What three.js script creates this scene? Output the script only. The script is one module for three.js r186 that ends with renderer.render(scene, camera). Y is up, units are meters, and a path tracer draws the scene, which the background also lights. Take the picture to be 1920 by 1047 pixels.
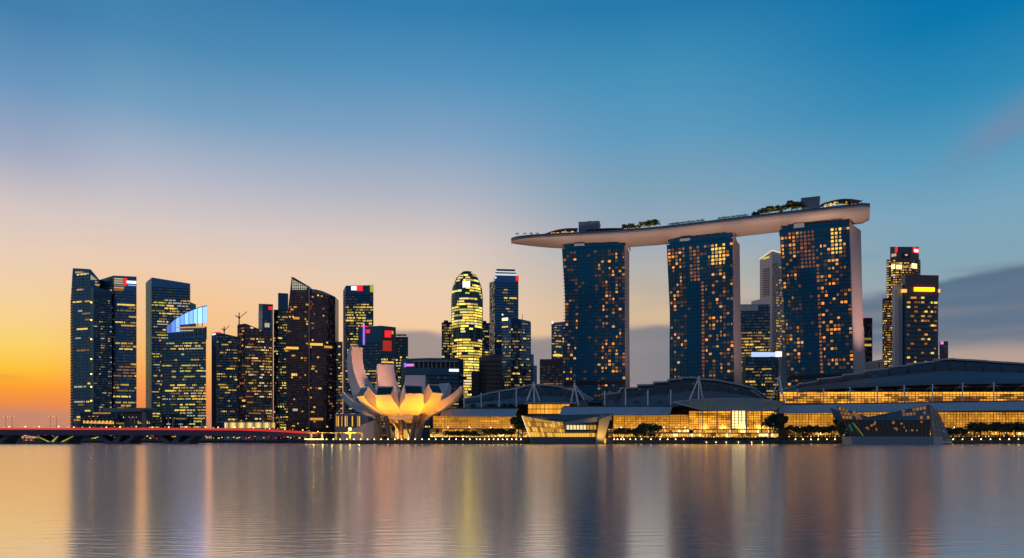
import * as THREE from 'three';
import { mergeGeometries } from 'three/addons/utils/BufferGeometryUtils.js';

// ---------------------------------------------------------------- camera, sky, sun, exposure
// The lens: focal length 1383 px for a 1920 px wide frame, shifted up so that uprights stay upright.
const F = 1383, HY = 822, EYE = 4;
const scene = new THREE.Scene();
const camera = new THREE.PerspectiveCamera(2 * Math.atan(HY / F) * 180 / Math.PI, 1920 / (2 * HY), 1, 9000);
camera.setViewOffset(1920, 2 * HY, 0, 0, 1920, 1047);
camera.position.set(0, EYE, 0);
camera.lookAt(0, EYE, -100);
camera.updateProjectionMatrix();
const renderer = new THREE.WebGLRenderer({ antialias: true });
renderer.toneMapping = THREE.LinearToneMapping;
renderer.toneMappingExposure = 1;
renderer.shadowMap.enabled = true;

function rng(seed) {
  let a = seed >>> 0;
  return () => { a = (a + 0x6D2B79F5) | 0; let t = Math.imul(a ^ (a >>> 15), 1 | a); t = (t + Math.imul(t ^ (t >>> 7), 61 | t)) ^ t; return ((t ^ (t >>> 14)) >>> 0) / 4294967296; };
}
const lin = (c) => { c /= 255; return c <= 0.04045 ? c / 12.92 : Math.pow((c + 0.055) / 1.055, 2.4); };
const clamp = (x, a = 0, b = 1) => Math.min(b, Math.max(a, x));
const sm = (a, b, x) => { const t = clamp((x - a) / (b - a)); return t * t * (3 - 2 * t); };
const lerp = (a, b, t) => a + (b - a) * t;
function table(rows, x) {             // piecewise linear through [x, y] pairs
  if (x <= rows[0][0]) return rows[0][1];
  for (let i = 1; i < rows.length; i++) if (x <= rows[i][0]) return lerp(rows[i - 1][1], rows[i][1], (x - rows[i - 1][0]) / (rows[i][0] - rows[i - 1][0]));
  return rows[rows.length - 1][1];
}
function hash2(i, j) { let h = Math.imul(i, 374761393) + Math.imul(j, 668265263); h = Math.imul(h ^ (h >>> 13), 1274126177); return ((h ^ (h >>> 16)) >>> 0) / 4294967296; }
function vnoise(x, y) {
  const i = Math.floor(x), j = Math.floor(y), u = sm(0, 1, x - i), v = sm(0, 1, y - j);
  return lerp(lerp(hash2(i, j), hash2(i + 1, j), u), lerp(hash2(i, j + 1), hash2(i + 1, j + 1), u), v);
}
const fbm = (x, y) => 0.5 * vnoise(x, y) + 0.27 * vnoise(x * 2.1 + 7, y * 2.1) + 0.15 * vnoise(x * 4.3, y * 4.3 + 3) + 0.08 * vnoise(x * 9, y * 9);

// Dusk air: colour by elevation (degrees) for eight compass directions; 0 is straight ahead, the sun has set at about -45.
const ELS = [0, 1.6, 2.2, 3.3, 4.5, 6, 8.3, 10, 12, 14.7, 18, 22, 26, 30, 45, 90];
const EAST = [[102, 101, 122], [110, 105, 126], [115, 107, 129], [122, 110, 132], [130, 115, 135], [134, 118, 138], [134, 123, 144], [128, 124, 150], [120, 124, 153], [107, 123, 157], [91, 119, 157], [74, 112, 153], [58, 105, 149], [46, 99, 144], [24, 76, 125], [20, 72, 122]];
const SIDE = [[140, 125, 125], [145, 127, 126], [148, 130, 128], [152, 134, 131], [155, 140, 138], [152, 145, 147], [142, 148, 157], [130, 150, 168], [120, 150, 176], [108, 149, 182], [88, 144, 182], [62, 134, 178], [38, 123, 172], [22, 113, 165], [8, 82, 135], [20, 72, 122]];
const SUNSET = [[195, 135, 115], [200, 138, 110], [238, 140, 76], [255, 160, 50], [255, 195, 60], [252, 210, 105], [247, 210, 150], [240, 208, 168], [232, 205, 185], [211, 198, 194], [160, 170, 195], [105, 150, 190], [66, 127, 173], [50, 115, 165], [28, 88, 138], [20, 72, 122]];
const MIDL = [[200, 130, 105], [215, 135, 95], [240, 138, 80], [248, 150, 80], [250, 170, 90], [248, 185, 110], [246, 195, 140], [245, 200, 153], [236, 204, 178], [215, 200, 195], [180, 184, 200], [118, 160, 193], [76, 138, 180], [55, 120, 168], [28, 88, 138], [20, 72, 122]];
const MID = [[220, 150, 110], [225, 160, 120], [230, 165, 125], [235, 175, 130], [240, 185, 140], [244, 195, 150], [244, 204, 162], [239, 204, 173], [232, 205, 181], [218, 200, 191], [178, 182, 195], [130, 163, 195], [85, 146, 189], [50, 126, 176], [22, 88, 138], [20, 72, 122]];
const MIDR = [[210, 145, 112], [215, 150, 115], [216, 153, 117], [217, 160, 123], [216, 168, 130], [215, 175, 140], [215, 185, 150], [210, 185, 156], [186, 179, 168], [158, 172, 187], [130, 163, 185], [95, 154, 190], [68, 144, 185], [37, 122, 171], [15, 85, 135], [20, 72, 122]];
const RIGHT = [[160, 130, 118], [168, 134, 118], [171, 138, 122], [175, 145, 130], [185, 158, 143], [180, 160, 148], [165, 160, 158], [140, 163, 175], [130, 165, 181], [123, 165, 190], [90, 156, 190], [48, 137, 182], [10, 120, 174], [0, 110, 165], [0, 75, 125], [20, 72, 122]];
const COLS = [[-180, EAST], [-125, SIDE], [-90, MIDR], [-66, MIDL], [-50, SUNSET], [-34, SUNSET], [-26.5, MIDL], [-6.6, MID], [10.4, MIDR], [31, RIGHT], [75, SIDE], [180, EAST]]
  .map(([a, rows]) => [a, rows.map((c) => c.map(lin))]);
function clearSky(az, el) {
  let k = 1; while (k < COLS.length - 1 && az > COLS[k][0]) k++;
  const [a0, c0] = COLS[k - 1], [a1, c1] = COLS[k], s = sm(0, 1, (az - a0) / (a1 - a0));
  const e = Math.max(el, 0); let i = 1; while (i < ELS.length - 1 && e > ELS[i]) i++;
  const t = clamp((e - ELS[i - 1]) / (ELS[i] - ELS[i - 1]));
  return [0, 1, 2].map((n) => lerp(lerp(c0[i - 1][n], c0[i][n], t), lerp(c1[i - 1][n], c1[i][n], t), s));
}
const CLOUDTOP = [[-14, 6.6], [-9, 7.7], [0, 7.9], [10, 8.3], [20, 9.2], [31, 10.9], [50, 11.3], [90, 9]], CLOUDLOW = [[-14, 5.4], [-9, 4.2], [10, 3.6], [22, 5.2], [31, 6.2], [50, 6.3], [90, 6]];
const CLOUDRED = [[-14, 150], [-5, 148], [10, 122], [22, 98], [31, 88], [180, 70]], CLOUDGREEN = [[-14, 138], [-5, 138], [10, 127], [22, 115], [31, 110], [180, 85]], CLOUDBLUE = [[-14, 138], [-5, 140], [10, 138], [22, 137], [31, 135], [180, 112]];
{
  const W = 2048, H = 1024, data = new Float32Array(W * H * 4);
  for (let j = 0; j < H; j++) for (let i = 0; i < W; i++) {
    const el = ((j + 0.5) / H - 0.5) * 180, th = ((i + 0.5) / W - 0.5) * 2 * Math.PI;
    const az = Math.atan2(Math.cos(th), -Math.sin(th)) * 180 / Math.PI;
    let c = clearSky(az, el);
    if (el > 0 && el < 30) {
      const n = fbm(az * 0.11 + 40, el * 0.85 + 9), n2 = fbm(az * 0.05 + 80, el * 0.3 + 60);
      const top = table(CLOUDTOP, az) + (n - 0.5) * 2.6, low = table(CLOUDLOW, az) + (n2 - 0.5) * 2.4;
      let m = sm(top + 0.55, top - 0.35, el) * sm(low - 0.9, low + 0.6, el) * sm(-15, -8, az) * sm(120, 70, az) * (0.8 + 0.4 * (n2 - 0.3)) * lerp(1, 0.62 + 0.75 * fbm(az * 0.07 + 21, el * 1.9 + 14), sm(8, 24, az));
      m = clamp(m, 0, 0.96);
      const cc = [lin(table(CLOUDRED, az)), lin(table(CLOUDGREEN, az)), lin(table(CLOUDBLUE, az))];
      c = c.map((x, k) => lerp(x, cc[k], m));
      // thin streaks low in the afterglow, loose shreds above the bank, one mauve wisp high on the right
      const st = sm(0.48, 0.62, fbm(az * 0.07 + 11, el * 2.3 + 5)) * sm(3.0, 3.7, el) * sm(5.4, 4.6, el) * sm(-70, -50, az) * sm(-22, -30, az);
      c = c.map((x, k) => lerp(x, [lin(205), lin(128), lin(84)][k], 0.85 * st));
      const sh = sm(0.55, 0.72, fbm(az * 0.09 + 3, el * 1.1 + 33)) * sm(8, 10, el) * sm(13.5, 11.5, el) * sm(5, 20, az) * sm(110, 70, az);
      c = c.map((x, k) => lerp(x, cc[k] * 1.35, 0.4 * sh));
      const wx = (az - 33.6) / 3.4, wy = (el - 19.2 - 0.5 * (az - 33.6)) / 1.2, w = Math.exp(-wx * wx - wy * wy) * (0.6 + 0.8 * (n - 0.3));
      c = c.map((x, k) => lerp(x, [lin(118), lin(138), lin(168)][k], 0.85 * clamp(w)));
    }
    const o = (j * W + i) * 4; data[o] = c[0]; data[o + 1] = c[1]; data[o + 2] = c[2]; data[o + 3] = 1;
  }
  const sky = new THREE.DataTexture(data, W, H, THREE.RGBAFormat, THREE.FloatType);
  sky.mapping = THREE.EquirectangularReflectionMapping; sky.magFilter = sky.minFilter = THREE.LinearFilter; sky.needsUpdate = true;
  scene.background = sky; scene.environment = sky;
}
const sun = new THREE.DirectionalLight(new THREE.Color(1, 0.62, 0.38), 0.3);   // the afterglow where the sun went down
sun.position.set(-1150, 70, -1000); sun.target.position.set(0, 0, -600); sun.shadow.radius = 14; sun.castShadow = true;
Object.assign(sun.shadow.camera, { left: -1200, right: 1200, top: 700, bottom: -300, near: 1, far: 4000 });
scene.add(sun, sun.target);

// ---------------------------------------------------------------- helpers
const GY = 2.2;                                         // level of the reclaimed land above the water
const wx = (px, d) => (px - 960) / F * d, wy = (py, d) => EYE + (HY - py) / F * d;   // a place measured in the photograph at a known distance
const P = (px, py, d) => new THREE.Vector3(wx(px, d), wy(py, d), -d);
const used = {};
function numbered(n) { used[n] = (used[n] ?? -1) + 1; return used[n] ? n + '_' + String(used[n]).padStart(3, '0') : n; }
function tag(o, label, category, group, kind) { o.userData.label = label; if (category) o.userData.category = category; if (group) o.userData.group = group; if (kind) o.userData.kind = kind; return o; }
function thing(name, label, category, at, group) {
  const g = new THREE.Group(); g.name = numbered(name); if (at) g.position.copy(at); scene.add(g);
  return tag(g, label, category, group);
}
function put(name, geo, mat, parent = scene, pos) {
  const m = new THREE.Mesh(geo, mat); m.name = parent === scene ? numbered(name) : name; m.castShadow = m.receiveShadow = true;
  if (pos) m.position.set(pos.x, pos.y, pos.z);
  parent.add(m); return m;
}
function structure(name, geo, mat, label) { const m = put(name, geo, mat); m.userData.kind = 'structure'; if (label) m.userData.label = label; return m; }
const std = (r, g, b, roughness = 0.7, metalness = 0, more = {}) => new THREE.MeshPhysicalMaterial({ color: new THREE.Color().setRGB(r, g, b), roughness, metalness, ...more });
const glow = (r, g, b, k = 1, base = 0.02) => new THREE.MeshStandardMaterial({ color: new THREE.Color().setRGB(base, base, base), roughness: 0.5, emissive: new THREE.Color().setRGB(r * k, g * k, b * k) });
const UNIT = new THREE.BoxGeometry(1, 1, 1);
function flat(g) { const n = g.index ? g.toNonIndexed() : g; n.computeVertexNormals(); return n; }
function clean(g) { const n = g.index ? g.toNonIndexed() : g.clone(); for (const k of Object.keys(n.attributes)) if (!['position', 'normal'].includes(k)) n.deleteAttribute(k); if (!n.attributes.normal) n.computeVertexNormals(); return n; }
const join = (list) => mergeGeometries(list.map(clean));
function box(w, h, l, x = 0, y = 0, z = 0, ry = 0) { const g = new THREE.BoxGeometry(w, h, l); if (ry) g.rotateY(ry); g.translate(x, y, z); return g; }
const _m = new THREE.Matrix4(), _q = new THREE.Quaternion(), _v = new THREE.Vector3();
function bar(a, b, r0, r1 = r0, sides = 6) {            // a round bar from a to b
  const d = new THREE.Vector3().subVectors(b, a), l = d.length(), g = new THREE.CylinderGeometry(r1, r0, l, sides, 1);
  g.applyQuaternion(_q.setFromUnitVectors(new THREE.Vector3(0, 1, 0), d.clone().normalize())); g.translate((a.x + b.x) / 2, (a.y + b.y) / 2, (a.z + b.z) / 2); return g;
}
function tube(points, r, sides = 5, n = 12) { return new THREE.TubeGeometry(new THREE.CatmullRomCurve3(points), n, r, sides, false); }
function sheet(fn, nu, nv, smooth = true) {             // a surface fn(u, v) -> Vector3
  const p = [], id = [];
  for (let j = 0; j <= nv; j++) for (let i = 0; i <= nu; i++) { const v = fn(i / nu, j / nv); p.push(v.x, v.y, v.z); }
  for (let j = 0; j < nv; j++) for (let i = 0; i < nu; i++) { const a = j * (nu + 1) + i, b = a + 1, c = a + nu + 1, d = c + 1; id.push(a, b, d, a, d, c); }
  const g = new THREE.BufferGeometry(); g.setAttribute('position', new THREE.Float32BufferAttribute(p, 3)); g.setIndex(id);
  if (!smooth) return flat(g);
  g.computeVertexNormals(); return g;
}
function slab(fn, nu, nv, off, smooth = true) {         // the same with thickness
  const o = (u, v) => { const q = fn(u, v).clone(); return q.add(typeof off === 'function' ? off(u, v) : off); };
  const edge = (f) => sheet((u, v) => { const [a, b] = f(u); return v < 0.5 ? fn(a, b) : o(a, b); }, Math.max(nu, nv), 1, false);
  return join([sheet(fn, nu, nv, smooth), sheet(o, nu, nv, smooth), edge((t) => [t, 0]), edge((t) => [t, 1]), edge((t) => [0, t]), edge((t) => [1, t])]);
}
function prism(pts, tops, y0) {                         // upright solid on a polygon, each corner with its own top height
  const n = pts.length, pos = [], tri = (a, b, c) => pos.push(...a, ...b, ...c);
  for (let i = 0; i < n; i++) {
    const j = (i + 1) % n, A = [pts[i][0], y0, pts[i][1]], B = [pts[j][0], y0, pts[j][1]], C = [pts[j][0], tops[j], pts[j][1]], D = [pts[i][0], tops[i], pts[i][1]];
    tri(A, B, C); tri(A, C, D);
    if (i > 0 && i < n - 1) { tri([pts[0][0], tops[0], pts[0][1]], D, C); tri([pts[0][0], y0, pts[0][1]], B, A); }
  }
  const g = new THREE.BufferGeometry(); g.setAttribute('position', new THREE.Float32BufferAttribute(pos, 3)); g.computeVertexNormals(); return g;
}
// ---------------------------------------------------------------- materials
const TINT = { specularColor: new THREE.Color().setRGB(0.35, 0.75, 1) };
const M = {
  glassBlue: std(0.045, 0.17, 0.31, 0.12, 0.6, TINT), glassDark: std(0.03, 0.1, 0.16, 0.14, 0.55, TINT), glassBrown: std(0.075, 0.06, 0.07, 0.28, 0.4), glassHotel: std(0.004, 0.07, 0.135, 0.13, 0.5, TINT), glassGreen: std(0.03, 0.09, 0.09, 0.15, 0.5, TINT),
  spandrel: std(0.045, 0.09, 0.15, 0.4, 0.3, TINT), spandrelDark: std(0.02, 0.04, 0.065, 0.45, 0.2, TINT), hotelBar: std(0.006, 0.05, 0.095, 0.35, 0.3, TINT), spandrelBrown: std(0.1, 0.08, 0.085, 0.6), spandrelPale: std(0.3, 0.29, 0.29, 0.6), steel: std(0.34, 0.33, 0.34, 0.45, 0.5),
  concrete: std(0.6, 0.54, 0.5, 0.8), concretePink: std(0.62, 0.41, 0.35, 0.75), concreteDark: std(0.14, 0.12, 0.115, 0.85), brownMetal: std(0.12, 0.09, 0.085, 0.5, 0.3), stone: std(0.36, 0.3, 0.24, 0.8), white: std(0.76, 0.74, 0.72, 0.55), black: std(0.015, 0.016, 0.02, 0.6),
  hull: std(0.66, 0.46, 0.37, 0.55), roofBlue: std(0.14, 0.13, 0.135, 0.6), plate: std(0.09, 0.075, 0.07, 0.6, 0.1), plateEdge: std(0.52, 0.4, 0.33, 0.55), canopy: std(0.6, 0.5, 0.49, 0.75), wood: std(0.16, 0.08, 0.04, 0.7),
  foliage: std(0.035, 0.055, 0.022, 0.85, 0, { side: THREE.DoubleSide }), foliageDry: std(0.05, 0.06, 0.025, 0.85, 0, { side: THREE.DoubleSide }), bark: std(0.07, 0.05, 0.035, 0.9),
  land: std(0.05, 0.05, 0.048, 0.9), paving: std(0.16, 0.14, 0.125, 0.85), wall: std(0.07, 0.065, 0.06, 0.8), red: std(0.35, 0.03, 0.03, 0.5),
};
const L = {
  amber: glow(1, 0.5, 0.07, 1.25), amberMid: glow(1, 0.44, 0.06, 0.72), amberDim: glow(1, 0.38, 0.06, 0.32), amberLow: glow(1, 0.4, 0.08, 0.2), ember: glow(1, 0.25, 0.07, 0.17),
  yellow: glow(1, 0.66, 0.1, 1.15), yellowMid: glow(1, 0.62, 0.1, 0.62), yellowDim: glow(0.9, 0.6, 0.12, 0.26), yellowHot: glow(1, 0.66, 0.08, 2.2), green: glow(0.85, 0.74, 0.1, 0.75), cream: glow(1, 0.8, 0.42, 1.0), pale: glow(0.9, 0.85, 0.62, 0.5),
  faint: glow(0.6, 0.55, 0.35, 0.06), faintWarm: glow(1, 0.5, 0.2, 0.045), faintBlue: glow(0.25, 0.5, 0.65, 0.045), hotelDim: glow(0.15, 0.4, 0.6, 0.028, 0.01), hotelWarm: glow(1, 0.45, 0.2, 0.06),
  crown: glow(0.9, 0.95, 1, 0.75), white: glow(1, 0.97, 1, 1.4), blueWhite: glow(0.5, 0.62, 1, 1.1), cyan: glow(0.04, 0.2, 1, 4.5), cyanPale: glow(0.16, 0.36, 0.9, 1.3), barSign: glow(1, 0.22, 0, 8), blueDeep: glow(0.03, 0.16, 1, 8), red: glow(1, 0.02, 0.03, 1.0), redDeep: glow(0.85, 0.05, 0.02, 0.42), purple: glow(0.4, 0.2, 0.95, 0.9), pink: glow(0.9, 0.25, 0.85, 1.0), lime: glow(0.75, 0.8, 0.06, 0.55),
  gold: glow(1, 0.52, 0.05, 1.0), goldMid: glow(1, 0.47, 0.05, 0.6), goldDim: glow(0.95, 0.42, 0.05, 0.32), goldHot: glow(1, 0.72, 0.28, 2.0), lamp: glow(1, 0.72, 0.34, 16), lampOrange: glow(1, 0.42, 0.1, 9),
};

// ---------------------------------------------------------------- the setting: water, land
{
  const S = 512, rand = rng(5), h = new Float32Array(S * S), waves = [];
  for (let k = 0; k < 90; k++) { const ny = 6 + Math.floor(Math.pow(rand(), 1.2) * 44), nx = Math.round((rand() - 0.5) * ny * 1.1); waves.push([nx, ny, rand() * 6.283, 1 / Math.pow(ny, 0.9)]); }
  for (let j = 0; j < S; j++) for (let i = 0; i < S; i++) { let s = 0; for (const [nx, ny, p, a] of waves) s += a * Math.sin((nx * i + ny * j) / S * 6.28318 + p); h[j * S + i] = s; }
  let lo = 1e9, hi = -1e9; for (const x of h) { lo = Math.min(lo, x); hi = Math.max(hi, x); }
  const d = new Uint8Array(S * S * 4); for (let i = 0; i < S * S; i++) { const v = Math.round((h[i] - lo) / (hi - lo) * 255); d[i * 4] = d[i * 4 + 1] = d[i * 4 + 2] = v; d[i * 4 + 3] = 255; }
  const t = new THREE.DataTexture(d, S, S, THREE.RGBAFormat); t.wrapS = t.wrapT = THREE.RepeatWrapping; t.magFilter = t.minFilter = THREE.LinearFilter; t.needsUpdate = true;
  const water = new THREE.MeshPhysicalMaterial({ color: new THREE.Color().setRGB(0.9, 0.89, 0.88), metalness: 0.94, roughness: 0.175, ior: 1.5, bumpMap: t, bumpScale: 0.012 });
  const g = new THREE.PlaneGeometry(9000, 4600); g.rotateX(-Math.PI / 2); g.translate(0, 0, -2100);
  const uv = g.attributes.uv, pos = g.attributes.position; for (let i = 0; i < uv.count; i++) uv.setXY(i, pos.getX(i) / 10.3, pos.getZ(i) / 8.1);
  structure('water', g, water, 'calm bay water with fine ripples');
}
{
  const x0 = wx(571, 505), pts = [[-4000, -600], [x0, -600], [x0, -505], [4000, -505], [4000, -6000], [-4000, -6000]];
  const shape = new THREE.Shape(pts.map(([x, z]) => new THREE.Vector2(x, -z)));
  const g = new THREE.ExtrudeGeometry(shape, { depth: GY + 2, bevelEnabled: false }); g.rotateX(-Math.PI / 2); g.translate(0, -2, 0);
  structure('ground', g, M.land, 'dark flat land behind the sea wall');
  structure('promenade', join([box(900, 0.12, 17, x0 + 450, GY + 0.06, -513.6)]), M.paving, 'paved waterfront promenade along the sea wall');
  structure('sea_wall', join([box(900, 0.5, 0.5, x0 + 450, GY + 0.25, -505.1), box(900, 0.35, 0.8, x0 + 450, 0.5, -504.8)]), M.wall, 'low dark sea wall along the waterfront');
}

// ---------------------------------------------------------------- office towers
const OFFICE = 'office towers of the financial district';
function tower(name, label, corners, mat, o = {}) {     // corners: [px, distance, py of its top] going round; the ones facing the camera first, left to right
  const cs = corners.map(([px, d, py]) => ({ x: wx(px, d), z: -d, y: wy(py, d) }));
  const cx = cs.reduce((s, c) => s + c.x, 0) / cs.length, cz = cs.reduce((s, c) => s + c.z, 0) / cs.length, y0 = o.y0 ?? GY;
  const g = thing(name, label, o.category ?? 'skyscraper', new THREE.Vector3(cx, y0, cz), o.group ?? OFFICE);
  const local = cs.map((c) => [c.x - cx, c.z - cz]);
  const t = { g, cs, cx, cz, y0, rand: rng(o.seed ?? (Math.abs(Math.round(cx * 13 + cz * 7)) + 3)), lit: 0, local };
  put('wall', prism(local, cs.map((c) => c.y - y0), 0), mat, g);
  return t;
}
function side(t, i, j) {
  const a = t.cs[i], b = t.cs[j], dx = b.x - a.x, dz = b.z - a.z, len = Math.hypot(dx, dz); let nx = -dz / len, nz = dx / len;
  if (nx * (0 - (a.x + b.x) / 2) + nz * (0 - (a.z + b.z) / 2) < 0) { nx = -nx; nz = -nz; }
  return { a, b, len, nx, nz, ry: Math.atan2(-dz, dx), top: (u) => lerp(a.y, b.y, u), at: (u, y, off = 0) => new THREE.Vector3(a.x + dx * u + nx * off - t.cx, y - t.y0, a.z + dz * u + nz * off - t.cz),
    u: (px) => { const k = (px - 960) / F; return (k * -a.z - a.x) / (dx + k * dz); }, y: (u, py) => wy(py, -(a.z + dz * u)) };
}
function boxOn(s, u0, u1, y0, y1, out, off = 0) {       // a box on a face, as geometry
  const g = new THREE.BoxGeometry(s.len * (u1 - u0), y1 - y0, out); g.rotateY(s.ry); const c = s.at((u0 + u1) / 2, (y0 + y1) / 2, off + out / 2 - 0.05); g.translate(c.x, c.y, c.z); return g;
}
const rowCache = {};
function paneRow(n, k) {                              // n panes side by side with bars between them, some dark, in a unit box
  if (n < 2) return UNIT;
  const key = n + ' ' + k; if (rowCache[key]) return rowCache[key];
  const r = rng(n * 31 + k * 7), l = []; for (let i = 0; i < n; i++) if (i === 0 || i === n - 1 || r() > 0.1) { const h = 0.72 + 0.28 * r(); l.push(box(0.82 / n, h, 1, (i + 0.5) / n - 0.5, (1 - h) / 2, 0)); }
  return (rowCache[key] = join(l));
}
function windowOn(t, s, u0, u1, y0, y1, mat, name = 'window', out = 0.22, geo = UNIT) {
  const m = put(geo === UNIT ? name : 'window_row', geo, mat, t.g); if (geo !== UNIT) m.userData.kind = 'stuff'; m.scale.set(s.len * (u1 - u0), y1 - y0, out); m.rotation.y = s.ry; m.position.copy(s.at((u0 + u1) / 2, (y0 + y1) / 2, out / 2 - 0.04)); return m;
}
function signOn(t, i, j, px0, px1, py0, py1, mat, name = 'sign', out = 0.6) {
  const s = side(t, i, j), u0 = s.u(px0), u1 = s.u(px1); return windowOn(t, s, u0, u1, s.y(u0, py1), s.y(u0, py0), mat, name, out);
}
// floors, mullions, lit rooms of one face; lo and hi are py limits of the glazed part
function facade(t, i, j, o = {}) {
  const s = side(t, i, j), r = t.rand, fh = o.fh ?? 4.1, bay = o.bay ?? 3, nb = Math.max(1, Math.round(s.len / bay)), bh = o.bh ?? 1.1, y0 = o.lo ? s.y(0.5, o.lo) : t.y0 + 3, ytop = o.hi ? s.y(0.5, o.hi) : Math.max(s.a.y, s.b.y) - 2;
  const bands = [], mull = [], dim = [], dim2 = [], mats = o.mats ?? [L.yellow, L.yellowMid, L.yellowMid, L.green, L.yellowDim];
  const fits = (u, y) => s.top(u) > y + 0.6;
  const floors = Math.floor((ytop - y0) / fh);
  for (let f = 0; f <= floors; f++) {
    const y = y0 + f * fh; let a = 0, b = 1;
    while (a < 1 && !fits(a, y + bh)) a += 0.02; while (b > 0 && !fits(b, y + bh)) b -= 0.02;
    if (b - a < 0.04) continue;
    if (o.band !== null) bands.push(boxOn(s, a, b, y, y + bh, o.bandOut ?? 0.45));
    if (f === floors) continue;
    const busy = o.rows ? o.rows(f / floors, f) : 1; let k = 0;
    while (k < nb) {
      const u = (k + 0.5) / nb, z = o.zone ? o.zone(u, f / floors) : 1, q = r();
      if (u < a + 0.5 / nb || u > b - 0.5 / nb || !fits(u, y + fh)) { k++; continue; }
      if (q < (o.lit ?? 0.12) * 1.35 * busy * z && t.lit < 290) {
        let n = Math.min(nb - k, (o.run?.[0] ?? 1) + Math.floor(r() * ((o.run?.[1] ?? 4) - (o.run?.[0] ?? 1) + 1)));
        while (n > 1 && (k + n - 0.5) / nb > b) n--;
        const wh = (fh - bh) * (0.62 + 0.3 * r()); windowOn(t, s, k / nb, (k + n) / nb, y + fh - 0.2 - wh, y + fh - 0.2, mats[Math.floor(r() * mats.length)], 'window', 0.22, paneRow(n * 2, Math.floor(r() * 4))); t.lit++; k += n + (r() < 0.5 ? 1 : 0); continue;
      }
      if (q > 1 - (o.dim ?? 0.25)) (r() < 0.5 ? dim : dim2).push(boxOn(s, k / nb + 0.002, (k + 0.94) / nb, y + bh + 0.3, y + fh - 0.3, 0.1));
      k++;
    }
  }
  const me = o.mull ?? 1; if (me) for (let k = 0; k <= nb; k += me) {
    const u = clamp(k / nb, 0.002, 0.998); mull.push(boxOn(s, u - 0.08 / s.len * (o.mullW ?? 1), u + 0.08 / s.len * (o.mullW ?? 1), y0, Math.min(ytop, s.top(u) - 0.3), o.mullOut ?? 0.34));
  }
  const stuff = (name, list, mat) => { if (list.length) { const m = put(name, join(list), mat, t.g); m.userData.kind = 'stuff'; } };
  stuff('floor_edging', bands, o.band ?? M.spandrel); stuff('glazing_bars', mull, o.mullMat ?? o.band ?? M.spandrel); stuff('dim_glazing', dim, o.dimMat ?? L.faint); stuff('dim_glazing', dim2, o.dimMat2 ?? L.faintBlue);
  return s;
}
const WARM = [L.yellow, L.yellowMid, L.yellowMid, L.yellowDim, L.amberDim], ORANGE = [L.amber, L.amberMid, L.amberDim, L.amberDim, L.ember], GREENISH = [L.green, L.yellow, L.yellowMid, L.yellowDim, L.pale], MIXED = [L.yellow, L.amberMid, L.yellowDim, L.pale, L.amberDim];
const clump = (v, r, p = 0.35) => (v2, f) => (hash2(f * 3 + r, r * 7) < p ? v : 0.25);

// the pair of tall dark blue towers by the bridge
{
  const t = tower('office_tower', 'dark blue glass tower with clipped slanting top corner beside the bridge', [[132, 1062, 563], [136, 1050, 503], [169, 1040, 505], [186, 1046, 525], [186, 1090, 525], [136, 1090, 503]], M.glassBlue);
  facade(t, 1, 2, { fh: 4.3, bay: 2.4, lit: 0.02, run: [3, 9], mats: MIXED, dim: 0.2, rows: clump(6, 3, 0.35) }); facade(t, 0, 1, { lit: 0, dim: 0.05 }); facade(t, 2, 3, { lit: 0.02, dim: 0.2, run: [1, 3] });
  const s = side(t, 1, 2); for (let k = 0; k < 13; k++) { const px = 141 + k * 1.95, u = s.u(px); if (k % 5 === 4 && k > 5) continue; const m = windowOn(t, s, u, u + 0.037, s.y(u, 513.4 + 0.12 * k), s.y(u, 509.6 + 0.12 * k), L.pale, 'sign_letter', 0.4); m.scale.y *= 0.75 + 0.35 * t.rand(); }
  for (let k = 0; k < 5; k++) signOn(t, 2, 3, 169.5 + k * 2.3, 171.2 + k * 2.3, 516 + k * 1.8, 525, L.pale, 'window');
  const u = tower('office_tower', 'dark louvred tower with red beacon lights up its corner edge', [[169, 1027, 542], [175, 1024, 538], [209, 1030, 546], [209, 1080, 546], [169, 1080, 542]], M.glassDark);
  facade(u, 1, 2, { fh: 3.3, bay: 2.2, lit: 0.1, run: [1, 2], mats: [L.yellowDim, L.yellowMid, L.pale], zone: (x) => (Math.abs(x - 0.42) < 0.12 || Math.abs(x - 0.9) < 0.06 ? 1.3 : 0.06), dim: 0.3, band: M.spandrelDark, hi: 556 });
  for (let k = 0; k < 9; k++) { const s2 = side(u, 1, 2); u.g.add(put('louvre', boxOn(s2, 0, 1, s2.y(0.5, 549 + k * 1.8), s2.y(0.5, 548 + k * 1.8), 0.6), M.spandrel, u.g)); }
  for (const py of [568, 601, 637, 674, 702, 726, 752]) put('beacon_light', new THREE.SphereGeometry(0.9, 8, 6), L.lampOrange, u.g, side(u, 0, 1).at(0.4, wy(py, 1028), 0.8));
}
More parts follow.
